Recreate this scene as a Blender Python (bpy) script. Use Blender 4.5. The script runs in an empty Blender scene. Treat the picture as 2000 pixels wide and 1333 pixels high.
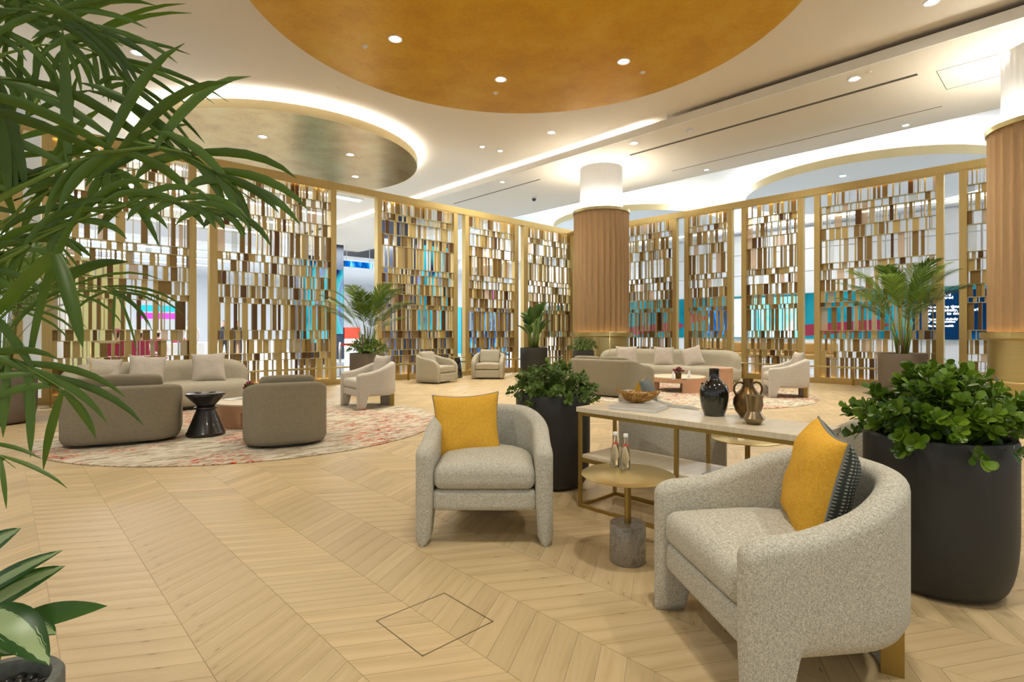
import bpy, bmesh, math, random
from mathutils import Vector, Matrix, Euler
random.seed(7)
PI = math.pi; cos = math.cos; sin = math.sin
S = bpy.context.scene
COL = S.collection

# ------------------------------------------------------------------ camera, world, exposure
F = 1055.0; EYE = 1.25
FW = Vector((.6884, .7254, 0)); RT = Vector((.7254, -.6884, 0))
cd = bpy.data.cameras.new('camera'); cam = bpy.data.objects.new('camera', cd); COL.objects.link(cam)
cam.location = (0, 0, EYE); cam.rotation_euler = (PI/2, 0, math.radians(46.5-90))
cd.sensor_width = 36; cd.lens = 36*F/2000; cd.shift_y = -16.5/2000; cd.clip_start = .05; cd.clip_end = 200
S.camera = cam
S.view_settings.view_transform = 'Standard'; S.view_settings.look = 'None'
S.view_settings.gamma = 1; S.view_settings.use_curve_mapping = False
S.view_settings.exposure = 0.35
w = bpy.data.worlds.new('world'); S.world = w; w.use_nodes = True
w.node_tree.nodes['Background'].inputs[0].default_value = (.93, .97, 1, 1)
w.node_tree.nodes['Background'].inputs[1].default_value = .55

def lamp(name, kind, loc, power, col=(1, .93, .8), size=.3, rot=(0, 0, 0), spot=None, size_y=None):
    l = bpy.data.lights.new(name, kind); l.energy = power; l.color = col
    if kind == 'AREA':
        l.size = size
        if size_y: l.shape = 'RECTANGLE'; l.size_y = size_y
        else: l.shape = 'DISK'
    else: l.shadow_soft_size = size
    if spot: l.spot_size = spot; l.spot_blend = .8
    o = bpy.data.objects.new(name, l); o.location = loc; o.rotation_euler = rot; COL.objects.link(o)
    return o

def W(lat, d, z=0):
    v = RT*lat + FW*d; return Vector((v.x, v.y, z))
def P(px, py, z=0):
    d = F*(EYE-z)/(py-650); return W((px-1000)/F*d, d, z)
def C(px, py, d):
    return W((px-1000)/F*d, d, EYE+(650-py)*d/F)
Y0 = 12.47; X0 = 14.89
def XL(px, Y=Y0):
    k = (px-1000)/F; return Y*(.6884+.7254*k)/(.7254-.6884*k)
def YR(px, X=X0):
    k = (px-1000)/F; return X*(.7254-.6884*k)/(.6884+.7254*k)
def ZAT(py, X, Y):
    return EYE+(650-py)*(.6884*X+.7254*Y)/F

# ------------------------------------------------------------------ materials
MATS = {}
def nodes(name):
    m = bpy.data.materials.new(name); m.use_nodes = True
    nt = m.node_tree; b = nt.nodes['Principled BSDF']; MATS[name] = m
    return m, nt, b
def N(nt, t, **kw):
    n = nt.nodes.new(t)
    for k, v in kw.items():
        if k in n.inputs: n.inputs[k].default_value = v
        else: setattr(n, k, v)
    return n
def ramp(nt, fac, stops):
    r = nt.nodes.new('ShaderNodeValToRGB'); nt.links.new(fac, r.inputs[0])
    e = r.color_ramp.elements
    while len(e) < len(stops): e.new(.5)
    for i, (p, c) in enumerate(stops):
        e[i].position = p; e[i].color = (*c, 1)
    return r.outputs[0]
def coords(nt, kind='Object', scale=(1, 1, 1)):
    t = N(nt, 'ShaderNodeTexCoord'); m = N(nt, 'ShaderNodeMapping'); m.inputs['Scale'].default_value = scale
    nt.links.new(t.outputs[kind], m.inputs[0]); return m.outputs[0]
def bump(nt, b, h, strength, dist=.01):
    u = N(nt, 'ShaderNodeBump'); u.inputs['Strength'].default_value = strength; u.inputs['Distance'].default_value = dist
    nt.links.new(h, u.inputs['Height']); nt.links.new(u.outputs[0], b.inputs['Normal'])
def plain(name, col, rough=.5, metal=0, spec=.5, var=0, scale=8, stretch=(1, 1, 1), bmp=0, coat=0, trans=0, alpha=1):
    m, nt, b = nodes(name)
    b.inputs['Base Color'].default_value = (*col, 1); b.inputs['Roughness'].default_value = rough
    b.inputs['Metallic'].default_value = metal; b.inputs['Specular IOR Level'].default_value = spec
    b.inputs['Coat Weight'].default_value = coat; b.inputs['Transmission Weight'].default_value = trans
    b.inputs['Alpha'].default_value = alpha
    if var or bmp:
        v = coords(nt, 'Object', stretch); n = N(nt, 'ShaderNodeTexNoise', Scale=scale, Detail=4.0)
        nt.links.new(v, n.inputs['Vector'])
        c = ramp(nt, n.outputs[0], [(.3, tuple(x*(1-var) for x in col)), (.7, tuple(min(1, x*(1+var)) for x in col))])
        nt.links.new(c, b.inputs['Base Color'])
        if bmp: bump(nt, b, n.outputs[0], bmp)
    return m
def emit(name, col, s):
    m = bpy.data.materials.new(name); m.use_nodes = True; nt = m.node_tree; nt.nodes.clear()
    e = N(nt, 'ShaderNodeEmission'); o = N(nt, 'ShaderNodeOutputMaterial')
    e.inputs[0].default_value = (*col, 1); e.inputs[1].default_value = s
    nt.links.new(e.outputs[0], o.inputs[0]); MATS[name] = m; return m
def weave(name, c1, c2, scale=260, bmp=.35, cross=True):
    m, nt, b = nodes(name); b.inputs['Roughness'].default_value = .95; b.inputs['Specular IOR Level'].default_value = .15
    a = N(nt, 'ShaderNodeTexNoise', Scale=scale, Detail=2.0); nt.links.new(coords(nt, 'Object', (1, 1, .3)), a.inputs['Vector'])
    c = N(nt, 'ShaderNodeTexNoise', Scale=scale, Detail=2.0); nt.links.new(coords(nt, 'Object', (.3, .3, 1)), c.inputs['Vector'])
    f = N(nt, 'ShaderNodeTexNoise', Scale=scale*1.3, Detail=1.0); nt.links.new(coords(nt), f.inputs['Vector'])
    s = N(nt, 'ShaderNodeMath', operation='ADD'); nt.links.new(a.outputs[0], s.inputs[0]); nt.links.new(c.outputs[0], s.inputs[1])
    s2 = N(nt, 'ShaderNodeMath', operation='ADD'); nt.links.new(s.outputs[0], s2.inputs[0]); nt.links.new(f.outputs[0], s2.inputs[1])
    d = N(nt, 'ShaderNodeMath', operation='DIVIDE'); nt.links.new(s2.outputs[0], d.inputs[0]); d.inputs[1].default_value = 3
    nt.links.new(ramp(nt, d.outputs[0], [(.40, c2), (.60, c1)]), b.inputs['Base Color'])
    bump(nt, b, d.outputs[0], bmp, .004)
    return m
weave('grey_tweed', (.70, .68, .59), (.32, .305, .24), 330, .45)
weave('cream_tweed', (.66, .62, .54), (.46, .42, .35), 200, .2)
weave('beige_velvet', (.48, .44, .345), (.40, .365, .275), 90, .05)
weave('taupe_velvet', (.29, .255, .18), (.245, .215, .15), 90, .04)
weave('linen_cushion', (.60, .545, .47), (.47, .415, .345), 120, .2)
weave('yellow_linen', (.76, .44, .06), (.64, .345, .035), 190, .25)
weave('grey_green_cloth', (.20, .22, .20), (.13, .15, .15), 160, .2)
plain('piping_grey', (.22, .23, .22), .9)
plain('gold', (.55, .415, .165), .45, .6, var=.1, scale=3, stretch=(40, 40, .4))
plain('brass', (.56, .46, .21), .33, .85, var=.08, scale=4, stretch=(.4, .4, 40))
plain('brass_dark', (.38, .26, .07), .38, .8)
plain('champagne', (.52, .44, .28), .4, .5, var=.08, scale=3, stretch=(30, 30, .4))
plain('bronze', (.26, .165, .05), .45, .45)
plain('umber', (.14, .07, .025), .35, .7)
plain('amber', (.75, .38, .06), .4, .7)
plain('silver', (.50, .52, .50), .35, .6)
plain('black_lacquer', (.012, .012, .012), .28, coat=.3)
plain('ink', (.02, .03, .05), .4)
plain('charcoal_pot', (.024, .024, .020), .55, var=.12, scale=3)
plain('taupe_pot', (.16, .13, .095), .6, var=.08, scale=3)
plain('soil', (.02, .014, .01), .95, var=.5, scale=60, bmp=.8)
plain('travertine', (.74, .65, .48), .3, var=.1, scale=5, stretch=(1, 12, 1))
plain('peach_lacquer', (.52, .30, .17), .5)
plain('pot_rim', (.12, .13, .11), .7, var=.2, scale=40)
plain('white_paint', (.70, .63, .52), .75)
plain('white_cool', (.80, .82, .84), .55)
plain('white_gloss', (.82, .83, .84), .22)
plain('cream_rim', (.80, .66, .36), .6)
plain('fascia', (.74, .71, .64), .7)
plain('vent_dark', (.10, .085, .06), .7)
plain('stem_green', (.16, .24, .04), .5)
plain('bark', (.17, .10, .045), .8)
plain('maroon', (.30, .012, .05), .6)
plain('green_wall', (.62, .60, .27), .6)
plain('navy', (.02, .04, .10), .35)
plain('teal_far', (.02, .30, .38), .5)
plain('steel', (.45, .46, .47), .3, .9)
plain('skin', (.50, .30, .20), .55)
plain('robe_white', (.75, .68, .66), .8)
plain('suit_dark', (.02, .02, .028), .8)
plain('hair_dark', (.02, .014, .01), .6)
plain('tan_leather', (.50, .30, .09), .6)
plain('paper_white', (.78, .77, .73), .6)
plain('book_cover', (.55, .53, .48), .35)
plain('cap_white', (.85, .85, .82), .4)
plain('red_label', (.7, .05, .02), .5)
plain('flower_wine', (.22, .012, .05), .6)
plain('flower_pink', (.42, .09, .12), .6)
plain('frame_line', (.20, .17, .11), .35, .8)
plain('grey_joint', (.50, .44, .33), .8)
plain('glass_clear', (1, 1, 1), .02, trans=1)
MATS['glass_clear'].node_tree.nodes['Principled BSDF'].inputs['IOR'].default_value = 1.35
plain('water_gold', (.95, .90, .70), .02, trans=1)
MATS['water_gold'].node_tree.nodes['Principled BSDF'].inputs['IOR'].default_value = 1.2

def tinted(name, col, fac):
    m = bpy.data.materials.new(name); m.use_nodes = True; nt = m.node_tree; nt.nodes.clear(); MATS[name] = m
    t = N(nt, 'ShaderNodeBsdfTransparent'); t.inputs[0].default_value = (*col, 1)
    g = N(nt, 'ShaderNodeBsdfPrincipled'); g.inputs['Base Color'].default_value = (*[c*.8 for c in col], 1); g.inputs['Roughness'].default_value = .15
    x = N(nt, 'ShaderNodeMixShader'); x.inputs[0].default_value = fac; o = N(nt, 'ShaderNodeOutputMaterial')
    nt.links.new(t.outputs[0], x.inputs[1]); nt.links.new(g.outputs[0], x.inputs[2]); nt.links.new(x.outputs[0], o.inputs[0])
tinted('rose_glass', (.92, .78, .64), .4)
tinted('smoke_glass', (.93, .95, .94), .25)

def leafmat(name, c1, c2, rough=.35, stripe=None):
    m, nt, b = nodes(name); b.inputs['Roughness'].default_value = rough
    i = N(nt, 'ShaderNodeNewGeometry')
    n = N(nt, 'ShaderNodeTexNoise', Scale=9.0); nt.links.new(coords(nt), n.inputs['Vector'])
    a = N(nt, 'ShaderNodeMath', operation='ADD'); nt.links.new(i.outputs['Random Per Island'], a.inputs[0]); nt.links.new(n.outputs[0], a.inputs[1])
    oi = N(nt, 'ShaderNodeObjectInfo'); a1 = N(nt, 'ShaderNodeMath', operation='ADD'); nt.links.new(a.outputs[0], a1.inputs[0]); nt.links.new(oi.outputs['Random'], a1.inputs[1])
    a2 = N(nt, 'ShaderNodeMath', operation='DIVIDE'); nt.links.new(a1.outputs[0], a2.inputs[0]); a2.inputs[1].default_value = 2.5
    c = ramp(nt, a2.outputs[0], [(.25, c1), (.75, c2)])
    if stripe:
        uv = N(nt, 'ShaderNodeTexCoord'); sx = N(nt, 'ShaderNodeSeparateXYZ'); nt.links.new(uv.outputs['UV'], sx.inputs[0])
        n2 = N(nt, 'ShaderNodeTexNoise', Scale=14.0, Detail=3.0); mp = N(nt, 'ShaderNodeMapping'); mp.inputs['Scale'].default_value = (1, .15, 1)
        nt.links.new(uv.outputs['UV'], mp.inputs[0]); nt.links.new(mp.outputs[0], n2.inputs['Vector'])
        ab = N(nt, 'ShaderNodeMath', operation='ABSOLUTE'); s1 = N(nt, 'ShaderNodeMath', operation='SUBTRACT'); nt.links.new(sx.outputs[0], s1.inputs[0]); s1.inputs[1].default_value = .5
        nt.links.new(s1.outputs[0], ab.inputs[0])
        ad = N(nt, 'ShaderNodeMath', operation='MULTIPLY_ADD'); nt.links.new(n2.outputs[0], ad.inputs[0]); ad.inputs[1].default_value = .5; nt.links.new(ab.outputs[0], ad.inputs[2])
        lt = N(nt, 'ShaderNodeMath', operation='LESS_THAN'); nt.links.new(ad.outputs[0], lt.inputs[0]); lt.inputs[1].default_value = .5
        mx = N(nt, 'ShaderNodeMix', data_type='RGBA'); nt.links.new(lt.outputs[0], mx.inputs[0]); nt.links.new(c, mx.inputs[6]); mx.inputs[7].default_value = (*stripe, 1)
        c = mx.outputs[2]
    nt.links.new(c, b.inputs['Base Color'])
    tr = N(nt, 'ShaderNodeBsdfTranslucent'); nt.links.new(c, tr.inputs[0]); mixs = N(nt, 'ShaderNodeMixShader'); mixs.inputs[0].default_value = .25
    out = nt.nodes['Material Output']; nt.links.new(b.outputs[0], mixs.inputs[1]); nt.links.new(tr.outputs[0], mixs.inputs[2]); nt.links.new(mixs.outputs[0], out.inputs[0])
leafmat('palm_leaf', (.022, .052, .004), (.085, .165, .012))
leafmat('palm_light', (.07, .15, .02), (.22, .34, .05))
leafmat('jade_leaf', (.040, .105, .006), (.18, .31, .022), .3)
leafmat('bush_leaf', (.035, .075, .010), (.15, .24, .04), .35)
leafmat('broad_leaf', (.02, .07, .012), (.07, .17, .03), .3)
leafmat('variegated_leaf', (.012, .055, .008), (.03, .11, .015), .3, stripe=(.34, .46, .22))

# gold leaf of the big ceiling disc
def goldleaf(name, c1, c2, c3, rough, metal):
    m, nt, b = nodes(name); b.inputs['Metallic'].default_value = metal; b.inputs['Roughness'].default_value = rough; b.inputs['Specular IOR Level'].default_value = .2
    v = coords(nt); n = N(nt, 'ShaderNodeTexNoise', Scale=1.1, Detail=9.0, Roughness=.62); nt.links.new(v, n.inputs['Vector'])
    n2 = N(nt, 'ShaderNodeTexNoise', Scale=16.0, Detail=4.0); nt.links.new(v, n2.inputs['Vector'])
    mx = N(nt, 'ShaderNodeMath', operation='MULTIPLY_ADD'); nt.links.new(n2.outputs[0], mx.inputs[0]); mx.inputs[1].default_value = .3; nt.links.new(n.outputs[0], mx.inputs[2])
    nt.links.new(ramp(nt, mx.outputs[0], [(.5, c1), (.66, c2), (.82, c3)]), b.inputs['Base Color'])
    bump(nt, b, n2.outputs[0], .1, .01)
goldleaf('gold_leaf_orange', (.50, .25, .002), (.58, .305, .005), (.61, .36, .02), .38, .3)
goldleaf('gold_leaf_pale', (.34, .205, .04), (.44, .28, .065), (.46, .34, .12), .28, .65)

# wood
def wood():
    m, nt, b = nodes('oak_plank')
    uv = N(nt, 'ShaderNodeUVMap'); at = N(nt, 'ShaderNodeAttribute'); at.attribute_name = 'rnd'
    mp = N(nt, 'ShaderNodeMapping'); mp.inputs['Scale'].default_value = (1.6, 15, 1); nt.links.new(uv.outputs[0], mp.inputs[0])
    n = N(nt, 'ShaderNodeTexNoise', Scale=1.0, Detail=6.0, Roughness=.6, Distortion=.6); nt.links.new(mp.outputs[0], n.inputs['Vector'])
    mp2 = N(nt, 'ShaderNodeMapping'); mp2.inputs['Scale'].default_value = (7, 26, 1); nt.links.new(uv.outputs[0], mp2.inputs[0])
    k = N(nt, 'ShaderNodeTexVoronoi', Scale=.55); nt.links.new(mp2.outputs[0], k.inputs['Vector'])
    c = ramp(nt, n.outputs[0], [(.22, (.43, .315, .155)), (.5, (.55, .42, .23)), (.78, (.63, .495, .295))])
    kn = ramp(nt, k.outputs['Distance'], [(.0, (.22, .12, .05)), (.10, (1, 1, 1))])
    mu = N(nt, 'ShaderNodeMix', data_type='RGBA', blend_type='MULTIPLY'); mu.inputs[0].default_value = .8
    nt.links.new(c, mu.inputs[6]); nt.links.new(kn, mu.inputs[7])
    hs = N(nt, 'ShaderNodeHueSaturation'); nt.links.new(mu.outputs[2], hs.inputs['Color'])
    mr = N(nt, 'ShaderNodeMapRange'); mr.inputs['To Min'].default_value = .88; mr.inputs['To Max'].default_value = 1.10
    nt.links.new(at.outputs['Fac'], mr.inputs['Value']); nt.links.new(mr.outputs[0], hs.inputs['Value'])
    nt.links.new(hs.outputs[0], b.inputs['Base Color']); b.inputs['Roughness'].default_value = .42; b.inputs['Specular IOR Level'].default_value = .4
    bump(nt, b, n.outputs[0], .05, .002)
wood()
def marble(name, base, vein, scale=9):
    m, nt, b = nodes(name); v = coords(nt)
    n = N(nt, 'ShaderNodeTexNoise', Scale=scale, Detail=8.0, Distortion=1.4); nt.links.new(v, n.inputs['Vector'])
    nt.links.new(ramp(nt, n.outputs[0], [(.36, tuple(x*.75 for x in base)), (.47, base), (.5, vein), (.53, base), (.7, tuple(x*1.15 for x in base))]), b.inputs['Base Color'])
    b.inputs['Roughness'].default_value = .25
marble('grey_marble', (.25, .225, .175), (.33, .30, .25), 22)
marble('black_marble', (.015, .015, .014), (.3, .3, .28), 6)
marble('agate', (.30, .135, .012), (.78, .50, .15), 14)
def metal_glaze(name, c1, c2, rough, metal):
    m, nt, b = nodes(name); v = coords(nt)
    n = N(nt, 'ShaderNodeTexNoise', Scale=14.0, Detail=6.0); nt.links.new(v, n.inputs['Vector'])
    nt.links.new(ramp(nt, n.outputs[0], [(.35, c1), (.7, c2)]), b.inputs['Base Color'])
    b.inputs['Roughness'].default_value = rough; b.inputs['Metallic'].default_value = metal
metal_glaze('bronze_glaze', (.10, .055, .018), (.20, .12, .04), .3, .85)
metal_glaze('pewter_glaze', (.22, .17, .10), (.30, .23, .13), .28, .85)
def vase_green():
    m, nt, b = nodes('green_black_glaze'); t = N(nt, 'ShaderNodeTexCoord'); s = N(nt, 'ShaderNodeSeparateXYZ'); nt.links.new(t.outputs['Object'], s.inputs[0])
    n = N(nt, 'ShaderNodeTexNoise', Scale=40.0); nt.links.new(t.outputs['Object'], n.inputs['Vector'])
    a = N(nt, 'ShaderNodeMath', operation='MULTIPLY_ADD'); nt.links.new(n.outputs[0], a.inputs[0]); a.inputs[1].default_value = .015; nt.links.new(s.outputs[2], a.inputs[2])
    nt.links.new(ramp(nt, a.outputs[0], [(.125, (.022, .028, .018)), (.14, (.006, .006, .005))]), b.inputs['Base Color'])
    b.inputs['Roughness'].default_value = .12; b.inputs['Coat Weight'].default_value = .5
vase_green()
def rugmat():
    m, nt, b = nodes('rug_pile'); b.inputs['Roughness'].default_value = .95; b.inputs['Specular IOR Level'].default_value = .1
    def no(scale, sc, detail=5., dist=.8):
        n = N(nt, 'ShaderNodeTexNoise', Scale=scale, Detail=detail, Distortion=dist, Roughness=.65)
        mm = N(nt, 'ShaderNodeMapping'); mm.inputs['Scale'].default_value = sc; mm.inputs['Rotation'].default_value = (0, 0, .6)
        t = N(nt, 'ShaderNodeTexCoord'); nt.links.new(t.outputs['Object'], mm.inputs[0]); nt.links.new(mm.outputs[0], n.inputs['Vector']); return n.outputs[0]
    base = ramp(nt, no(5., (1, 3.2, 1)), [(.32, (.24, .19, .12)), (.45, (.42, .36, .26)), (.52, (.62, .56, .44)), (.7, (.68, .63, .51))])
    streak = ramp(nt, no(9., (1, 2.6, 1), 6., 1.5), [(.0, (0, 0, 0)), (.545, (0, 0, 0)), (.56, (1, 1, 1))])
    zone = ramp(nt, no(.9, (1, 1, 1), 2., .3), [(.45, (0, 0, 0)), (.52, (1, 1, 1))])
    colr = ramp(nt, no(4., (1, 1, 1)), [(.38, (.07, .01, .015)), (.44, (.45, .015, .015)), (.52, (.55, .03, .01)), (.58, (.60, .14, .01)), (.66, (.33, .14, .02))])
    mu = N(nt, 'ShaderNodeMix', data_type='RGBA', blend_type='MULTIPLY'); mu.inputs[0].default_value = 1
    nt.links.new(streak, mu.inputs[6]); nt.links.new(zone, mu.inputs[7])
    mx = N(nt, 'ShaderNodeMix', data_type='RGBA'); nt.links.new(mu.outputs[2], mx.inputs[0]); nt.links.new(base, mx.inputs[6]); nt.links.new(colr, mx.inputs[7])
    nt.links.new(mx.outputs[2], b.inputs['Base Color'])
    n = N(nt, 'ShaderNodeTexNoise', Scale=400.0); nt.links.new(coords(nt), n.inputs['Vector']); bump(nt, b, n.outputs[0], .4, .004)
rugmat()
def dots():
    m, nt, b = nodes('dotted_cloth'); b.inputs['Roughness'].default_value = .9
    v = coords(nt, 'UV', (34, 34, 1)); vo = N(nt, 'ShaderNodeTexVoronoi', Scale=1.0, Randomness=0.0); nt.links.new(v, vo.inputs['Vector'])
    nt.links.new(ramp(nt, vo.outputs['Distance'], [(.2, (.42, .43, .36)), (.3, (.045, .055, .048))]), b.inputs['Base Color'])
dots()
def tilemat():
    m, nt, b = nodes('terminal_tile'); v = coords(nt, 'Object', (1, 1, 1))
    br = N(nt, 'ShaderNodeTexBrick', Scale=1.0, offset=0.0); br.inputs['Color1'].default_value = (.62, .64, .66, 1); br.inputs['Color2'].default_value = (.56, .58, .60, 1)
    br.inputs['Mortar'].default_value = (.35, .36, .37, 1); br.inputs['Mortar Size'].default_value = .006; br.inputs['Brick Width'].default_value = 1.2; br.inputs['Row Height'].default_value = 1.2
    nt.links.new(v, br.inputs['Vector']); nt.links.new(br.outputs[0], b.inputs['Base Color']); b.inputs['Roughness'].default_value = .12
tilemat()
# lights that give off light
emit('lens_glow', (1, .95, .84), 60)
emit('cove_glow', (.95, .97, 1), 26)
emit('cove_soft', (.95, .97, 1), 11)
emit('cove_warm', (1, .95, .85), 62)
emit('led_warm', (1, .66, .25), 9)
emit('strip_white', (.95, .98, 1), 5)
emit('screen_cyan', (.03, .55, .85), 1.2)
emit('screen_magenta', (.65, .08, .75), 1.2)
emit('exit_green', (.0, .75, .25), 1.6)
emit('letter_white', (.9, .97, 1), 2.2)
def screenmat(name, stops, strength, scale=1.2):
    m = bpy.data.materials.new(name); m.use_nodes = True; nt = m.node_tree; nt.nodes.clear(); MATS[name] = m
    e = N(nt, 'ShaderNodeEmission'); o = N(nt, 'ShaderNodeOutputMaterial'); n = N(nt, 'ShaderNodeTexNoise', Scale=scale, Detail=3.0, Distortion=.8)
    nt.links.new(coords(nt, 'Object', (1, 1, .5)), n.inputs['Vector']); nt.links.new(ramp(nt, n.outputs[0], stops), e.inputs[0])
    e.inputs[1].default_value = strength; nt.links.new(e.outputs[0], o.inputs[0])
screenmat('screen_aurora', [(.3, (.02, .03, .15)), (.42, (.02, .45, .6)), (.52, (.15, .75, .8)), (.6, (.35, .2, .7)), (.75, (.1, .05, .35))], .75, .7)
screenmat('screen_blue', [(.3, (.0, .01, .05)), (.48, (.0, .12, .5)), (.6, (.1, .5, .9)), (.75, (.5, .85, 1))], 1.3, 2)
screenmat('screen_teal', [(.3, (.01, .22, .32)), (.5, (.02, .36, .46)), (.7, (.05, .48, .58))], .6, 1.)
screenmat('screen_advert', [(.3, (.006, .02, .05)), (.52, (.005, .04, .12)), (.68, (.01, .2, .5)), (.85, (.1, .5, .8))], .8, .5)
screenmat('screen_cyanwhite', [(.35, (.02, .6, .75)), (.5, (.4, .9, 1)), (.65, (1, 1, 1))], 1.4, 1.)

# ------------------------------------------------------------------ object helpers
def put(name, me, mat=None, parent=None, loc=(0, 0, 0), rot=(0, 0, 0), scale=None, kind=None):
    o = bpy.data.objects.new(name, me); COL.objects.link(o); o.location = loc; o.rotation_euler = rot
    if scale is not None: o.scale = scale
    if mat and me is not None and not me.materials: me.materials.append(MATS[mat])
    if parent: o.parent = parent
    if kind: o['kind'] = kind
    return o
def thing(name, label, cat, loc=(0, 0, 0), rz=0, group=None):
    o = bpy.data.objects.new(name, None); COL.objects.link(o); o.location = loc; o.rotation_euler = (0, 0, rz)
    o.empty_display_size = .1
    o['label'] = label; o['category'] = cat
    if group: o['group'] = group
    return o
def tag(o, label, cat, group=None):
    o['label'] = label; o['category'] = cat
    if group: o['group'] = group
    return o
def copytree(root, loc, rz, label, group=None, scale=None):
    r = root.copy(); COL.objects.link(r); r.location = loc; r.rotation_euler = (0, 0, rz); r['label'] = label
    if group: r['group'] = group
    if scale: r.scale = scale
    for c in root.children:
        d = c.copy(); COL.objects.link(d); d.parent = r
        for g in c.children:
            e = g.copy(); COL.objects.link(e); e.parent = d
    return r
def mk(verts, faces, smooth=False, uvs=None, name='mesh'):
    me = bpy.data.meshes.new(name); me.from_pydata([tuple(v) for v in verts], [], faces)
    if smooth: me.polygons.foreach_set('use_smooth', [True]*len(me.polygons))
    if uvs:
        l = me.uv_layers.new(name='UVMap')
        for p in me.polygons:
            for li, vi in zip(p.loop_indices, p.vertices): l.data[li].uv = uvs[vi]
    me.update(); return me
def fixn(me):
    bm = bmesh.new(); bm.from_mesh(me); bmesh.ops.recalc_face_normals(bm, faces=bm.faces); bm.to_mesh(me); bm.free(); return me
BOXF = [(0, 3, 2, 1), (4, 5, 6, 7), (0, 1, 5, 4), (1, 2, 6, 5), (2, 3, 7, 6), (3, 0, 4, 7)]
def boxv(x0, x1, y0, y1, z0, z1):
    return [(x0, y0, z0), (x1, y0, z0), (x1, y1, z0), (x0, y1, z0), (x0, y0, z1), (x1, y0, z1), (x1, y1, z1), (x0, y1, z1)]
def boxes(lst):
    v = []; f = []
    for b in lst:
        n = len(v); v += boxv(*b); f += [tuple(i+n for i in q) for q in BOXF]
    return mk(v, f)
def bevbox(x0, x1, y0, y1, z0, z1, r=.004, seg=2):
    me = mk(boxv(x0, x1, y0, y1, z0, z1), BOXF); bm = bmesh.new(); bm.from_mesh(me)
    bmesh.ops.bevel(bm, geom=bm.edges[:], offset=r, segments=seg, affect='EDGES', profile=.5); bm.to_mesh(me); bm.free()
    me.polygons.foreach_set('use_smooth', [False]*len(me.polygons)); return me
def lathe(prof, n=32, smooth=True, close=False):
    v = []; f = []
    for r, z in prof:
        for i in range(n): a = 2*PI*i/n; v.append((r*cos(a), r*sin(a), z))
    m = len(prof)
    for j in range(m-1):
        for i in range(n):
            k = (i+1) % n; f.append((j*n+i, j*n+k, (j+1)*n+k, (j+1)*n+i))
    if close:
        for i in range(n):
            k = (i+1) % n; f.append(((m-1)*n+i, (m-1)*n+k, k, i))
    else:
        if prof[0][0] > 1e-4: f.append(tuple(range(n))[::-1])
        if prof[-1][0] > 1e-4: f.append(tuple((m-1)*n+i for i in range(n)))
    me = mk(v, f, smooth)
    fixn(me)
    if smooth: sharp(me)
    return me
def sharp(me, ang=38):
    bm = bmesh.new(); bm.from_mesh(me)
    bmesh.ops.remove_doubles(bm, verts=bm.verts, dist=1e-5)
    for e in bm.edges:
        if len(e.link_faces) == 2 and e.calc_face_angle(0) > math.radians(ang): e.smooth = False
    bm.to_mesh(me); bm.free(); return me
def tube(pts, r, n=8, caps=True):
    pts = [Vector(p) for p in pts]; v = []; f = []; up = Vector((0, 0, 1)); prev = None
    for i, p in enumerate(pts):
        t = (pts[min(i+1, len(pts)-1)]-pts[max(i-1, 0)]).normalized()
        a = prev if prev is not None else (up if abs(t.z) < .9 else Vector((1, 0, 0)))
        s = t.cross(a).normalized(); u = s.cross(t).normalized(); prev = u
        rr = r[i] if isinstance(r, (list, tuple)) else r
        for k in range(n):
            an = 2*PI*k/n; v.append(p+s*cos(an)*rr+u*sin(an)*rr)
    for j in range(len(pts)-1):
        for k in range(n):
            q = (k+1) % n; f.append((j*n+k, j*n+q, (j+1)*n+q, (j+1)*n+k))
    if caps: f.append(tuple(range(n))[::-1]); f.append(tuple((len(pts)-1)*n+k for k in range(n)))
    return mk(v, f, True)
def axis(h, r, seg, inner):
    e = [-h + r*(1-cos(PI/2*i/seg)) for i in range(seg)]
    m = [-(h-r) + 2*(h-r)*i/inner for i in range(inner+1)]
    return e + m + [-x for x in e[::-1]]
def rbox(sx, sy, sz, r, seg=4, inner=6, fn=None, uv=False):
    h = (sx/2, sy/2, sz/2); r = min(r, *[x*.999 for x in h])
    ax = [axis(x, r, seg, inner) for x in h]; idx = {}; V = []; Fc = []; U = []
    def vert(i, j, k):
        key = (i, j, k)
        if key not in idx:
            p = Vector((ax[0][i], ax[1][j], ax[2][k]))
            c = Vector(tuple(max(-(h[t]-r), min(h[t]-r, p[t])) for t in range(3)))
            d = p-c
            if d.length > 1e-9: p = c+d.normalized()*r
            U.append((p.x/sx+.5, p.z/sz+.5))
            if fn: p = Vector(fn(p))
            idx[key] = len(V); V.append(p)
        return idx[key]
    n = [len(a)-1 for a in ax]
    for (a, b, c) in ((0, 1, 2), (1, 2, 0), (2, 0, 1)):
        for side in (0, n[c]):
            for i in range(n[a]):
                for j in range(n[b]):
                    q = []
                    for (di, dj) in ((0, 0), (1, 0), (1, 1), (0, 1)):
                        t = [0, 0, 0]; t[a] = i+di; t[b] = j+dj; t[c] = side; q.append(vert(*t))
                    if side == 0: q.reverse()
                    Fc.append(tuple(q))
    return mk(V, Fc, True, U if uv else None)

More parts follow.
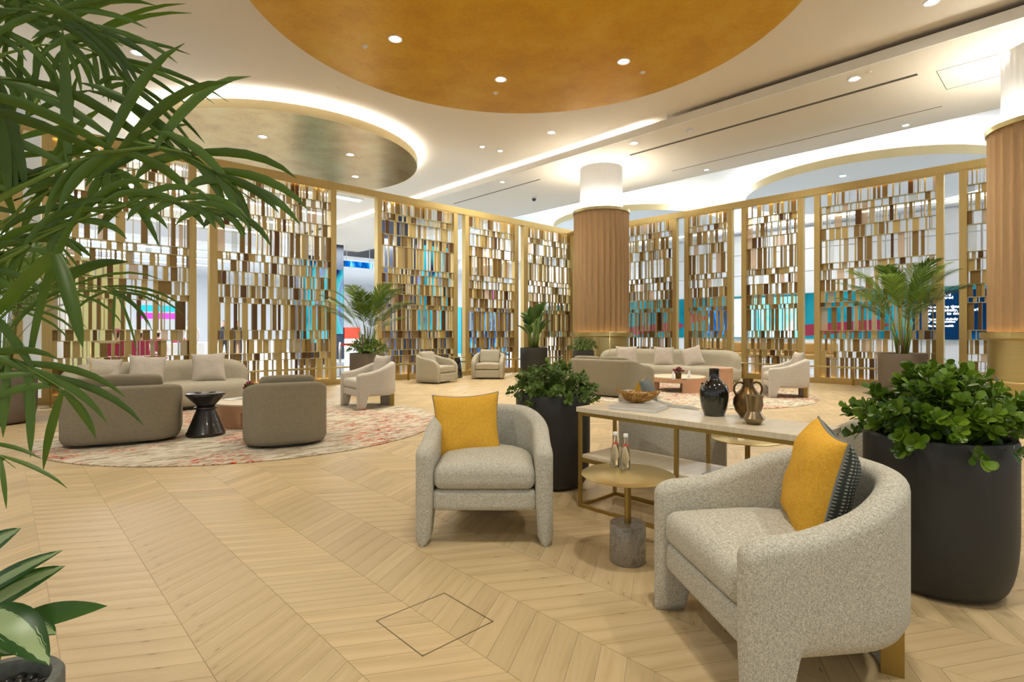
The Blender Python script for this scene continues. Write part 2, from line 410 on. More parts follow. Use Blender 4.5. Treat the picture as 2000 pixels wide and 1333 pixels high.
# ------------------------------------------------------------------ SETTING: floor
def slab(name, x0, x1, y0, y1, z0, z1, mat, kind='structure'):
    return put(name, boxes([(x0, x1, y0, y1, z0, z1)]), mat, kind=kind)
floor = slab('floor', -7, X0+.02, -5, Y0+.02, -.08, -.003, 'grey_joint')
PW = .12; CW = .395; SX = .17; SL = .228
def plankmesh(sgn, rnd, off, w=CW, g=.0009):
    L = math.hypot(w, SL)
    top = [(g, g*1.0), (w-g, sgn*SL+g), (w-g, sgn*SL+PW-g), (g, PW-g)]
    v = [(x, y, -.012) for x, y in top]+[(x, y, 0) for x, y in top]
    return v
variants = {}
def variant(sgn, i):
    if (sgn, i) not in variants:
        v = plankmesh(sgn, 0, 0)
        uv = []
        for x, y, z in v:
            yy = y-sgn*SL*x/CW; uv.append((x*1.15+i*3.7, yy+i*1.31))
        me = mk(v, BOXF, False, uv); a = me.attributes.new('rnd', 'FLOAT', 'FACE')
        random.seed(i*13+sgn); r = random.random()
        for q in a.data: q.value = r
        me.materials.append(MATS['oak_plank']); variants[(sgn, i)] = me
    return variants[(sgn, i)]
near = []; rest = []
for k in range(-17, 38):
    sgn = -1 if k % 2 == 0 else 1
    x = SX+CW*k
    if x < -6.6 or x+CW > X0: continue
    for j in range(-42, 106):
        y = j*PW + (0 if sgn < 0 else -SL) + (.0 if sgn > 0 else 0)
        ctr = Vector((x+CW/2, y+sgn*SL/2+PW/2)); d = ctr.x*FW.x+ctr.y*FW.y; l = ctr.x*RT.x+ctr.y*RT.y
        if ctr.y > Y0-.15 or ctr.y < -4.8: continue
        if d > 1.75 and abs(l) < d*.98: near.append((d, x, y, sgn))
        else: rest.append((x, y, sgn))
near.sort(); rest += [(x, y, s) for d, x, y, s in near[300:]]
for n_, (d, x, y, sgn) in enumerate(near[:300]):
    put('plank', variant(sgn, (n_*7+int(x*31)) % 14), None, floor, (x, y, 0))
V_ = []; F_ = []; U_ = []; R_ = []
random.seed(3)
for x, y, sgn in rest:
    o_ = random.random()*40; r = random.random(); n0 = len(V_)
    for vx, vy, vz in plankmesh(sgn, 0, 0):
        V_.append((vx+x, vy+y, vz)); U_.append((vx*1.15+o_, vy-sgn*SL*vx/CW+o_*.37))
    F_ += [tuple(i+n0 for i in q) for q in BOXF]; R_ += [r]*6
me = mk(V_, F_, False, U_); a = me.attributes.new('rnd', 'FLOAT', 'FACE'); a.data.foreach_set('value', R_)
put('planks', me, 'oak_plank', floor, kind='stuff')
# access hatch frame let into the planks
hx0, hx1, hy0, hy1 = 1.185, 1.545, 1.20, 1.56
c1 = P(735, 1213); c2 = P(866, 1160); c3 = P(965, 1213); c4 = P(825, 1285)
hx0, hx1 = (c1.x+c4.x)/2, (c2.x+c3.x)/2; hy0, hy1 = (c3.y+c4.y)/2, (c1.y+c2.y)/2
ht = thing('floor_hatch', 'small square metal-edged access hatch let into the oak chevron floor', 'hatch', (0, 0, 0))
for b in ((hx0, hx1, hy0, hy0+.004), (hx0, hx1, hy1-.004, hy1), (hx0, hx0+.004, hy0, hy1), (hx1-.004, hx1, hy0, hy1)):
    put('frame_strip', boxes([(b[0], b[1], b[2], b[3], -.005, .0015)]), 'frame_line', ht)
tf = slab('floor', -30, 45, Y0+.02, 60, -.08, -.002, 'terminal_tile'); tf = slab('floor', X0+.02, 45, -20, Y0+.02, -.08, -.002, 'terminal_tile')

# ------------------------------------------------------------------ SETTING: ceilings
ZA = 6.38; ZB = 6.1; ZC = 6.75; XB0 = 11.46; XB1 = 15.64
slab('ceiling', -14, XB0+.45, -10, 30, ZA, ZA+.3, 'white_paint')
slab('ceiling', XB0, XB1, -10, 30, ZB, ZB+.08, 'white_paint')
slab('trim_1', XB0-.06, XB0-.001, -10, 30, ZB-.004, ZB+.18, 'fascia')
slab('trim_6', XB0+.4, XB0+.5, -10, 30, ZB+.08, ZA, 'fascia')
slab('trim_4', XB1+.001, XB1+.05, -10, 30, ZB-.004, ZC-.001, 'fascia')
slab('ceiling', XB1+.051, 30, -14, 40, ZC, ZC+.2, 'white_cool')
slab('ceiling', -30, 30, 30, 60, 5.6, 5.8, 'white_cool')
slab('ceiling', -30, -14, -10, 60, ZA, ZA+.3, 'white_cool')
# lit part of the slot cove
cl = thing('cove_light', 'bright white cove light strip in the ceiling slot above the long step', 'light', (0, 0, 0))
put('strip', boxes([(XB0+.08, XB0+.16, 7.3, 24, ZB+.10, ZB+.13)]), 'cove_glow', cl)

def disc(label, cx, cy, r, z0, z1, mat, rim, glow=None, name='ceiling_disc'):
    t = thing(name, label, 'ceiling disc', (cx, cy, z0))
    h = z1-z0
    put('underside', lathe([(0.0, 0), (r*.5, 0), (r-.02, 0), (r-.02, .01), (0, .01)], 96, False), mat, t)
    put('rim', lathe([(r-.02, 0), (r, 0), (r, h), (r-.03, h), (r-.03, .012)], 96, True, True), rim, t)
    if glow: put('cove_strip', lathe([(r-.22, h-.06), (r-.08, h-.06), (r-.08, h-.05), (r-.22, h-.05)], 64, False, True), glow, t)
    put('hanger', lathe([(.0, .012), (r-.5, .012), (r-.5, (ZC if z0 > 5.9 and cx > 15 else ZA)-z0), (0, (ZC if z0 > 5.9 and cx > 15 else ZA)-z0)], 48, False), 'white_paint', t)
    return t
p = W(.2, 7.75); disc('huge orange gold-leaf ceiling disc above the armchairs, at the top of the photo', p.x, p.y, 3.95, 6.0, 6.22, 'gold_leaf_orange', 'gold_leaf_orange')
p = W(-6.1, 14.85); disc('pale gold-leaf ceiling disc with a lit white halo, above the left screen', p.x, p.y, 3.45, 6.0, 6.2, 'gold_leaf_pale', 'cream_rim', 'cove_glow')
p = W(11.8, 18.0); disc('white ceiling disc with cream rim and lit halo, above the right screen', p.x, p.y, 3.7, 6.0, 6.24, 'white_cool', 'cream_rim', 'cove_soft')
p = W(5.6, 24.6); disc('far white ceiling disc with cream rim, seen behind the nearer fluted column', p.x, p.y, 3.7, 6.0, 6.24, 'white_cool', 'cream_rim', 'cove_soft')

DL = [(772, 76, 6.0, 'large downlight in the orange gold disc, leftmost of its three'), (978, 155, 6.0, 'large downlight in the orange gold disc, middle and lowest of its three'),
      (1218, 120, 6.0, 'large downlight in the orange gold disc, rightmost of its three'), (1077, 259, ZA, 'downlight in tan ceiling between the gold disc and the fluted column'),
      (942, 287, ZA, 'small downlight in tan ceiling, left one of a close pair'), (977, 295, ZA, 'small downlight in tan ceiling, right one of a close pair'),
      (1820, 4, ZA, 'downlight cut by the top edge of the photo, at the right'), (268, 103, ZA, 'downlight glimpsed between the foreground palm fronds'),
      (1238, 280, ZB, 'downlight in the dropped ceiling directly above the nearer fluted column'), (1669, 154, ZB, 'bright downlight beside the long vent in the dropped ceiling'),
      (1769, 245, ZB, 'dim downlight in the dropped ceiling under the shorter vent, right'), (1380, 332, ZB, 'dim downlight in the dropped ceiling below the start of the lower vent'),
      (981, 356, ZB, 'dim downlight in the far dropped ceiling left of the fluted column'), (1140, 345, ZB, 'downlight tucked beside the white top of the fluted column'),
      (513, 267, 6.0, 'downlight in the pale gold disc, nearest to the palm tips'), (684, 302, 6.0, 'downlight in the pale gold disc, the brighter one at its right'),
      (694, 345, 6.0, 'downlight in the pale gold disc, lowest, close to the screen top'), (360, 286, 6.0, 'downlight in the pale gold disc behind the palm leaflets'),
      (1646, 344, 6.0, 'downlight in the white disc above the right screen'), (1960, 106, ZB, 'downlight beside the white top of the right-edge column')]
ring_me = lathe([(.065, .0), (.085, -.008), (.10, -.008), (.10, .0)], 24, False, True)
ring_me.materials.append(MATS['white_cool'])
lens_me = lathe([(.0, -.002), (.066, -.002), (.066, .0), (0, .0)], 24, False); lens_me.materials.append(MATS['lens_glow'])
for px, py, z, lb in DL:
    q = P(px, py, z); t = thing('downlight', lb, 'downlight', (q.x, q.y, z), 0, 'recessed ceiling downlights')
    put('trim_ring', ring_me, None, t); put('lens', lens_me, None, t)
    t.scale = (.8, .8, 1) if 'small' in lb or 'dim' in lb else (1.15, 1.15, 1)
    if z < 6.05 or 'tan' in lb or 'bright' in lb or 'cut' in lb:
        lamp('downlight_beam', 'SPOT', (q.x, q.y, z-.03), 330, (1, .94, .82), .12, spot=1.9)
# further downlight spots without fixtures, behind, beside and ahead of the camera (unseen, but they light the room)
for x, y, z, e in ((-1.0, 3.5, ZA, 330), (1.5, .5, ZA, 360), (4.5, -1.5, ZA, 360), (8.5, 2.0, ZA, 330), (9.3, 5.8, ZA, 330), (-1.5, 7.5, ZA, 330), (7, 9.5, ZA, 330), (-1, -2, ZA, 330), (13.3, 5.0, ZB, 260), (12.5, 2.5, ZB, 260), (1.5, 9.2, ZA, 330)):
    lamp('downlight_beam', 'SPOT', (x, y, z-.03), e, (1, .94, .82), .15, spot=2.1)
sp = [(713, 90, 6.0, 'little round sensor in the orange gold disc beside the leftmost downlight'), (968, 181, 6.0, 'little round sensor in the orange gold disc below the middle downlight'),
      (1255, 141, 6.0, 'little round sensor in the orange gold disc right of the rightmost downlight'), (660, 172, ZA, 'little sprinkler dot in tan ceiling left of the orange disc'),
      (1424, 141, ZB, 'little sprinkler dot near the ceiling step, top right')]
spm = lathe([(0, -.03), (.025, -.03), (.035, -.015), (.05, -.006), (.05, 0)], 16); spm.materials.append(MATS['fascia'])
for px, py, z, lb in sp:
    if z == ZB: q = P(1697, 140, ZB)
    else: q = P(px, py, z)
    tag(put('ceiling_sensor', spm, None, None, (q.x, q.y, z)), lb, 'sensor', 'small ceiling sensors')
q = P(1347, 253, ZB); t = thing('smoke_detector', 'white smoke detector hanging under the dropped ceiling beside the long vent', 'detector', (q.x, q.y, ZB))
put('base', lathe([(.10, 0), (.10, -.02), (0, -.02)], 24, False), 'white_cool', t); put('sensor_head', lathe([(.06, -.02), (.08, -.04), (.06, -.075), (0, -.08)], 24), 'fascia', t)
q = P(1043, 386, ZB); t = thing('dome_camera', 'small black dome camera under the far dropped ceiling', 'camera', (q.x, q.y, ZB))
put('mount', lathe([(.09, 0), (.09, -.04), (0, -.04)], 16, False), 'white_cool', t); put('dome', lathe([(.075, -.04), (.07, -.09), (.04, -.13), (0, -.14)], 16), 'black_lacquer', t)
def vent(pxa, pya, pxb, pyb, lb, n=3, wd=.05):
    a = P(pxa, pya, ZB); b = P(pxb, pyb, ZB); x = (a.x+b.x)/2
    t = thing('linear_vent', lb, 'vent', (x, a.y, ZB)); L = b.y-a.y
    for i in range(n): put('slot', boxes([(i*wd*.6-.02, i*wd*.6, min(0, L), max(0, L), -.006, .001)]), 'vent_dark', t)
vent(1222, 300, 1795, 150, 'long dark three-slot air vent in the dropped ceiling', 3, .06)
vent(1310, 333, 1842, 210, 'thin air vent in the dropped ceiling nearer the right screen', 1)
vent(880, 397, 1060, 352, 'air vent in the far dropped ceiling left of the fluted column', 2)
q = P(1905, 140, ZB); t = thing('ceiling_hatch', 'square ceiling access panel outline beside the right-edge column', 'hatch', (q.x, q.y, ZB))
for b in ((-.55, .55, -.5, -.49), (-.55, .55, .49, .5), (-.55, -.54, -.5, .5), (.54, .55, -.5, .5)): put('frame_strip', boxes([(b[0], b[1], b[2], b[3], -.004, .001)]), 'vent_dark', t)

# ------------------------------------------------------------------ gold screens
ZS = [.12, .64, .795, 1.097, 1.30, 1.88, 2.0, 2.27, 2.555, 2.80, 2.96, 3.53, 3.82, 4.19, 4.37, 4.70]
ZT = 4.87
cube = {}
def cubem(mat):
    if mat not in cube: cube[mat] = mk(boxv(-.5, .5, -.5, .5, 0, 1), BOXF); cube[mat].materials.append(MATS[mat])
    return cube[mat]
FINM = ['gold']*7+['bronze']*7+['umber']*2+['champagne']*2+['rose_glass']*2+['smoke_glass']*2
def screen_panel(x0, x1, pw0, pw1, tf_, rz, label, seed):
    """local: x along the screen from 0, y across (room side negative)"""
    rnd = random.Random(seed); t = thing('fin_screen', label, 'screen', tf_(x0), rz, 'gold fin screen panels')
    Wd = abs(x1-x0); D = .08
    if pw0: put('post', boxes([(-pw0, 0, -D, D, 0, ZS[-1])]), 'gold', t)
    if pw1: put('post', boxes([(Wd, Wd+pw1, -D, D, 0, ZS[-1])]), 'gold', t)
    put('plinth', boxes([(0, Wd, -D, D, 0, ZS[0]), (0, Wd, -D, -D+.01, ZS[0], ZS[0]+.025)]), 'gold', t)
    put('head_lip', boxes([(0, Wd, -D, -D+.01, ZS[-1]-.03, ZS[-1])]), 'gold', t)
    for z in ZS[1:-1]:
        put('shelf', cubem('amber' if False else 'brass'), None, t, (Wd/2, 0, z-.007), (0, 0, 0), (Wd, .11, .014))
    fins = []
    for a, b in zip(ZS[:-1], ZS[1:]):
        z0 = a+(.007 if a > .2 else 0); z1 = b-.007; x = .0
        short = (b-a) < .2
        while x < Wd-.02:
            r = rnd.random(); low = a < 2.3
            if r < (.62 if low else .46): wf = rnd.uniform(.05, .12); m = rnd.choice(FINM if not low else FINM[:-3]); dp = rnd.choice((.02, .04, .08))
            else: wf = rnd.choice((.008, .012, .018, .028)); m = rnd.choice(('champagne', 'silver', 'gold', 'bronze', 'gold')); dp = rnd.choice((.05, .08))
            if 'glass' in m: dp = .012; wf *= 1.3
            wf = min(wf, Wd-x)
            yo = rnd.uniform(-.02, .02) if dp < .06 else 0
            fins.append((wf*(z1-z0), x+wf/2, yo, z0, wf, dp, z1-z0, m)); x += wf
            g = rnd.random()
            x += rnd.uniform(.02, .05) if g < .4 else (rnd.uniform(.05, .10 if low else .15) if g < .86 else 0.001)
    fins.sort(key=lambda q: -q[0])
    for s, x, y, z, wf, dp, hh, m in fins[:300]:
        put('fin', cubem(m), None, t, (x, y, z), (0, 0, 0), (wf, dp, hh))
    if fins[300:]:
        put('slim_fins', boxes([(x-wf/2, x+wf/2, y-dp/2, y+dp/2, z, z+hh) for s, x, y, z, wf, dp, hh, m in fins[300:]]), 'champagne', t, kind='stuff')
    put('led_strip', boxes([(.02, Wd-.02, -.065, -.055, ZS[0], ZS[0]+.01)]), 'led_warm', t)
    put('led_strip', boxes([(.02, Wd-.02, -.065, -.055, ZS[-1]-.012, ZS[-1]-.002)]), 'led_warm', t)
    return t
lb = [(-2.2, .16, .14, .13, 'gold fin screen panel at the far left edge, behind the foreground palm'),
      (.67, 2.78, .14, .13, 'gold fin screen panel behind the long curved sofa at left, green wall beyond'),
      (3.30, 5.77, .15, .14, 'gold fin screen panel between the left sofa and the tall palm'),
      (7.14, 9.46, .12, .14, 'gold fin screen panel behind the angled swivel chair, purple display beyond'),
      (10.02, 11.88, .14, .17, 'gold fin screen panel behind the front-facing swivel chair'),
      (12.48, 14.6, .19, .12, 'gold fin screen panel behind the broad-leaved plant, beside the fluted column')]
for i, (a, b, p0, p1, l) in enumerate(lb):
    screen_panel(a, b, p0, p1, lambda x: (x, Y0, 0), 0, l, 11+i)
rb = [(12.35, 10.95, 'gold fin screen panel hidden behind the nearer fluted column'), (10.3, 8.54, 'gold fin screen panel right of the nearer fluted column, above the sofa end'),
      (8.02, 6.84, 'narrow gold fin screen panel above the right sofa, second from the column'), (6.31, 5.0, 'gold fin screen panel left of the cream armchair, cyan glow beyond'),
      (4.48, 2.18, 'wide gold fin screen panel behind the right-hand palm'), (1.66, -.6, 'gold fin screen panel against the right-edge column')]
for i, (a, b, l) in enumerate(rb):
    screen_panel(a, b, .13, .13, lambda y: (X0, y, 0), -PI/2, l, 51+i)
t = thing('screen_beam', 'gold beam along the top of the left-hand screen', 'beam', (0, Y0, 0)); put('beam', boxes([(-2.4, X0+.09, -.09, .09, ZS[-1], ZT)]), 'gold', t)
t = thing('screen_beam', 'gold beam along the top of the right-hand screen', 'beam', (X0, 0, 0)); put('beam', boxes([(-.09, .09, -1, Y0-.09, ZS[-1], ZT)]), 'gold', t)
t = thing('screen_plinth', 'gold kerb running along the foot of the left-hand screen openings', 'kerb', (0, Y0, 0))
for a, b in ((.29, .53), (2.91, 3.15), (5.91, 7.02), (9.6, 9.88), (12.05, 12.29)): put('kerb_piece', boxes([(a, b, -.08, .08, 0, .12)]), 'gold', t)
t = thing('screen_plinth', 'gold kerb running along the foot of the right-hand screen openings', 'kerb', (X0, 0, 0))
for a, b in ((10.43, 10.82), (8.15, 8.41), (6.44, 6.71), (4.61, 4.87), (1.79, 2.05)): put('kerb_piece', boxes([(-.08, .08, a, b, 0, .12)]), 'gold', t)
# low brass rails in front of the screens
def rail(lb, a, b, along):
    t = thing('low_rail', lb, 'rail', (0, 0, 0))
    if along == 'x':
        y = Y0-.30; put('bar', bevbox(a, b, y-.05, y+.05, .40, .44, .008), 'brass', t)
        x = a+.2
        while x < b: put('bracket', boxes([(x-.02, x+.02, y-.03, y+.03, 0, .40)]), 'brass_dark', t); x += 1.3
    else:
        x = X0-.30; put('bar', bevbox(x-.05, x+.05, a, b, .40, .44, .008), 'brass', t)
        y = a+.2
        while y < b: put('bracket', boxes([(x-.03, x+.03, y-.02, y+.02, 0, .40)]), 'brass_dark', t); y += 1.3
rail('low brass foot rail along the left-hand screen', -1.5, 13.9, 'x')
rail('low brass foot rail along the right-hand screen', -.4, 11.9, 'y')

# ------------------------------------------------------------------ fluted columns
def column(cx, cy, label):
    t = thing('fluted_column', label, 'column', (cx, cy, 0)); R = .81; n = 30
    fl = []; m = 10; da = 2*PI/n
    for i in range(m+1):
        a = -da/2+da*i/m; s = sin(PI*i/m); r = R-.052*s; fl.append((r*cos(a), r*sin(a)))
    inner = [((R-.09)*cos(da/2), (R-.09)*sin(da/2)), ((R-.09)*cos(-da/2), (R-.09)*sin(-da/2))]
    ring = fl+inner; k = len(ring); v = [(x, y, 1.26) for x, y in ring]+[(x, y, 4.74) for x, y in ring]
    f = [(i, (i+1) % k, (i+1) % k+k, i+k) for i in range(k)]+[tuple(range(k))[::-1], tuple(range(k, 2*k))]
    me = mk(v, f, True); fixn(me); sharp(me, 30); me.materials.append(MATS['flute'])
    for i in range(n): put('flute', me, None, t, (0, 0, 0), (0, 0, i*da))
    put('core', lathe([(.70, 1.2), (.70, 4.75)], 32), 'bronze', t)
    put('collar', lathe([(.60, 4.74), (.83, 4.74), (.84, 4.82), (.82, 4.82), (.81, 4.77), (.60, 4.77)], 64, False, True), 'brass', t)
    put('glow_ring', lathe([(.70, 4.775), (.80, 4.775), (.80, 4.785), (.70, 4.785)], 48, False, True), 'cove_warm', t)
    v = []; nn = 160
    ww = lathe([(.62, 4.77), (.62, ZB)], 120)
    for q in ww.vertices:
        a = math.atan2(q.co.y, q.co.x); s = 1-.03*abs(sin(a*18)); q.co.x *= s; q.co.y *= s
    put('white_shaft', ww, 'white_cool', t)
    put('ledge', lathe([(.60, 1.12), (.84, 1.12), (.91, 1.15), (.91, 1.25), (.90, 1.25), (.90, 1.20), (.60, 1.20)], 64, False, True), 'brass', t)
    put('uplight_ring', lathe([(.85, 1.201), (.87, 1.201), (.87, 1.21), (.85, 1.21)], 48, False, True), 'led_warm', t)
    put('drum', lathe([(.80, 0), (.80, 1.12)], 64), 'brass', t)
    put('foot_ring', lathe([(.82, .39), (.94, .39), (.95, .41), (.94, .43), (.82, .43)], 64, False, True), 'brass', t)
    put('base_ring', lathe([(.80, 0), (.86, 0), (.86, .10), (.80, .12)], 64, False, True), 'brass_dark', t)
plain('flute', (.44, .29, .15), .45, .5, var=.06, scale=3, stretch=(6, 6, .3))
p = W(2.64, 16.0); column(p.x, p.y, 'tan fluted column with brass drum base behind the right sofa')
column(12.95, .37, 'tan fluted column with brass drum base cut by the right edge of the photo')

exec_bg = True

# ------------------------------------------------------------------ FURNITURE builders
def sstep(a, b, x):
    x = max(0, min(1, (x-a)/(b-a))); return x*x*(3-2*x)
def u_shell(w, d, rc, t, ztop, zbot, fr=.04, tin=None, flare=0):
    """U-shaped upholstered wall, open towards -Y. ztop/zbot are functions of distance q from the nearer front end."""
    sx = d-rc; arc = PI/2*rc; bk = w-2*rc; L = 2*sx+2*arc+bk
    def pt(s):
        if s < sx: return Vector((-w/2, -d/2+s)), Vector((1, 0))
        s -= sx
        if s < arc: a = s/rc; return Vector((-w/2+rc-rc*cos(a), d/2-rc+rc*sin(a))), Vector((cos(a), -sin(a)))
        s -= arc
        if s < bk: return Vector((-w/2+rc+s, d/2)), Vector((0, -1))
        s -= bk
        if s < arc: a = s/rc; return Vector((w/2-rc+rc*sin(a), d/2-rc+rc*cos(a))), Vector((-sin(a), -cos(a)))
        s -= arc; return Vector((w/2, d/2-rc-s)), Vector((-1, 0))
    qs = [fr*(1-cos(PI/2*i/5)) for i in range(6)]
    q = fr
    while q < .34: q += .012; qs.append(q)
    ss = qs[:]; q = qs[-1]; n = 44
    for i in range(1, n): ss.append(q+(L-2*q)*i/n)
    ss += [L-x for x in qs[::-1]]
    V = []; m = 0
    for s in ss:
        q = min(s, L-s); p, nn = pt(s); zt, zb = ztop(q), zbot(q)
        e = fr-math.sqrt(max(0, fr*fr-(fr-q)**2)) if q < fr else 0
        tt = t-2*e*.98; zt -= e*.9
        r = min(tt/2*.95, .045, (zt-zb)/2*.9); r = max(r, .001); loop = []
        ys = 5
        for i in range(ys+1): loop.append((0, zb+r+(zt-zb-2*r)*i/ys))
        for i in range(1, 5): a = PI/2*i/5; loop.append((r-r*cos(a), zt-r+r*sin(a)))
        loop.append((r, zt)); loop.append((tt-r, zt))
        for i in range(1, 5): a = PI/2*i/5; loop.append((tt-r+r*sin(a), zt-r+r*cos(a)))
        for i in range(ys+1): loop.append((tt, zt-r-(zt-zb-2*r)*i/ys))
        rb = r*.5
        loop += [(tt-rb, zb), (rb, zb)]
        m = len(loop)
        for o, z in loop:
            tap = 0
            if tin: tap = tin(z)*(o/tt if tt > 0 else 0)
            off = e+o-tap; xy = p+nn*off
            if flare: xy = Vector((xy.x*(1+flare*z), xy.y))
            V.append((xy.x, xy.y, z))
    k = len(ss); Fc = []
    for i in range(k-1):
        for j in range(m):
            jj = (j+1) % m; Fc.append((i*m+j, i*m+jj, (i+1)*m+jj, (i+1)*m+j))
    Fc.append(tuple(range(m))); Fc.append(tuple(range((k-1)*m, k*m))[::-1])
    return fixn(mk(V, Fc, True))
def fit_u(w, d, rc, yfront):
    """squeeze x so a block follows the inside of the U"""
    def fn(x, y):
        yc = d/2-rc; hw = w/2
        if y > yc: f = (hw-rc+math.sqrt(max(.0, rc*rc-(y-yc)**2)))/hw; return x*max(.25, f)
        return x
    return fn
def armchair(label, loc, rz, cloth, group=None):
    t = thing('armchair', label, 'armchair', loc, rz, group); w, d, rc, th = .81, .78, .385, .106
    def zt(q): return .585+.155*sstep(.12, .78, q)-.02*(1-sstep(0, .1, q))
    def zb(q): return .205*(sstep(.125, .19, q) if q < .19 else 1)+.0
    def tin(z): return .018*(1-sstep(0, .3, z)) if z < .3 else 0
    put('shell', u_shell(w, d, rc, th, zt, zb, .045, tin), cloth, t)
    wi = w-2*th+.012; fi = fit_u(wi, d-2*th, rc-th, 0)
    def frame(p): return (fi(p.x, p.y-.0), p.y, p.z)
    me = rbox(wi, d-th-.01, .125, .03, 4, 8, lambda p: (fi(p.x, p.y), p.y-.035, p.z+.262)); put('seat_frame', me, cloth, t)
    def cush(p):
        x = fi(p.x, p.y); z = p.z
        if p.z > 0: z += .035*(1-(2*p.x/wi)**2)*(1-(2*p.y/d)**2)
        return (x, p.y-.045, z+.395)
    me = rbox(wi-.006, d-th+.0, .145, .055, 5, 8, cush); put('seat_cushion', me, cloth, t)
    # curved rear leg with gold edges
    R = .375; yc = d/2-R-.005; n = 14; a0 = math.radians(36); v = []
    for i in range(n+1):
        a = -a0+2*a0*i/n
        for r in (R, R-.06):
            for z in (0, .23): v.append((r*sin(a), yc+r*cos(a), z))
    f = []
    for i in range(n):
        b = i*4; f += [(b, b+4, b+5, b+1), (b+2, b+3, b+7, b+6), (b, b+2, b+6, b+4), (b+1, b+5, b+7, b+3)]
    f += [(0, 1, 3, 2), (n*4, n*4+2, n*4+3, n*4+1)]
    put('rear_leg', fixn(mk(v, f)), cloth, t)
    for sg in (-1, 1):
        o = put('gold_edge', boxes([(-.006, .006, -.038, .034, 0, .228)]), 'brass_dark', t, ((R-.03)*sin(sg*(a0+.015)), yc+(R-.03)*cos(a0+.015), 0), (0, 0, -sg*a0+0)); o['label'] = 'brass-coloured edge of rear leg'
    return t
def tub(name, label, cat, loc, rz, w, d, cloth, cushions=1, back=.69, group=None, zf=.30):
    t = thing(name, label, cat, loc, rz, group); rc, th = min(.30, w*.36), .11
    def zt(q):
        b = .60+(back-.60)*sstep(.3, .9, q)
        return b-.22*(1-math.sqrt(max(0, 1-((zf-q)/zf)**2))) if q < zf else b
    put('shell', u_shell(w, d, rc, th, zt, lambda q: .035, .04), cloth, t)
    wi = w-2*th+.01; fi = fit_u(wi, d-2*th, rc-th, 0)
    put('base', rbox(wi, d-th, .20, .02, 3, 6, lambda p: (fi(p.x, p.y), p.y-.05, p.z+.145)), cloth, t)
    n = cushions; cw = wi/n
    for i in range(n):
        cx = -wi/2+cw*(i+.5)
        put('seat_cushion', rbox(cw-.006, d-th-.02, .16, .045, 4, 6, lambda p: (fi(p.x+cx, p.y) if True else 0, p.y-.055, p.z+.335+(.015*(1-(2*p.x/cw)**2) if p.z > 0 else 0))), cloth, t)
        bw = cw*.86 if n == 1 else cw*.92
        put('back_cushion', rbox(bw, .15, .36, .06, 4, 6, lambda p: (p.x+cx*.97, p.y+d/2-th-.085+.10*(p.z/.36), p.z+.585+.01*cos(p.x*5))), cloth, t)
    put('plinth', lathe([(min(w, d)*.44, 0), (min(w, d)*.44, .04), (0, .04)], 32, False) if n == 1 else boxes([(-w/2+.07, w/2-.07, -d/2+.07, d/2-.07, 0, .04)]), 'black_lacquer', t)
    return t
def crescent(label, loc, rz, L, Rb, hgt, sgn=1):
    t = thing('curved_sofa', label, 'sofa', loc, rz, None)
    def bend(x, y, z):
        a = x/Rb; return ((Rb+y)*sin(a), (Rb+y)*cos(a)-Rb, z)
    Ds = .98
    def seat(p):
        e = max(0, abs(p.x)-(L/2-.5))/.5; y = p.y*(1-.30*e*e) if p.y < 0 else p.y
        z = p.z+.235+(.012*(1-(2*p.x/L)**2) if p.z > 0 else 0)
        return bend(p.x, y-.03, z)
    put('seat', rbox(L, Ds, .37, .13, 6, 26, seat), 'beige_velvet', t)
    def back(p):
        e = max(0, abs(p.x)-(L/2-.45))/.45
        z = p.z; z = z-(z+.36)*.20*e*e*e
        y = p.y*(1+.10*(1-(p.z+.36)/.72)) + .08*(p.z/.72)
        return bend(p.x*.985, y+Ds/2-.15, z+hgt-.36)
    put('backrest', rbox(L, .30, .72, .14, 6, 26, back), 'beige_velvet', t)
    put('plinth', rbox(L-.3, Ds-.3, .05, .01, 2, 22, lambda p: bend(p.x, p.y, p.z+.026)), 'black_lacquer', t)
    return t
def pillow_parts(t, s, th, front, backm, pipe=None, seed=0, flat=0):
    rnd = random.Random(seed); n = 16; V = []; Fc = []; U = []
    def P2(u, v, side):
        x = u*(1-.10*(1-v*v)); z = v*(1-.11*(1-u*u))
        h = (max(0, 1-u**4)*max(0, 1-v**4))**.55
        h *= 1+.04*sin(7*u+3*v+seed)+.04*sin(9*v-5*u)
        return Vector((x*s/2, side*h*th/2, (z+1)*s/2*.985))
    for side in (-1, 1):
        b = len(V)
        for i in range(n+1):
            for j in range(n+1):
                u = sin(PI/2*(-1+2*i/n)); v = sin(PI/2*(-1+2*j/n)); V.append(P2(u, v, side)); U.append(((u+1)/2, (v+1)/2))
        for i in range(n):
            for j in range(n):
                q = (b+i*(n+1)+j, b+(i+1)*(n+1)+j, b+(i+1)*(n+1)+j+1, b+i*(n+1)+j+1)
                Fc.append(q if side < 0 else q[::-1])
    me = mk(V, Fc, True, U); me.materials.append(MATS[front]); me.materials.append(MATS[backm])
    k = n*n
    for i, p in enumerate(me.polygons):
        if i >= k: p.material_index = 1
    put('cover', me, None, t)
    if pipe:
        pts = []
        for i in range(n+1): pts.append(P2(-1, sin(PI/2*(-1+2*i/n)), 0))
        for i in range(1, n+1): pts.append(P2(sin(PI/2*(-1+2*i/n)), 1, 0))
        for i in range(1, n+1): pts.append(P2(1, sin(PI/2*(1-2*i/n)), 0))
        for i in range(1, n+1): pts.append(P2(sin(PI/2*(1-2*i/n)), -1, 0))
        put('piping', tube(pts, .0045, 6), pipe, t)
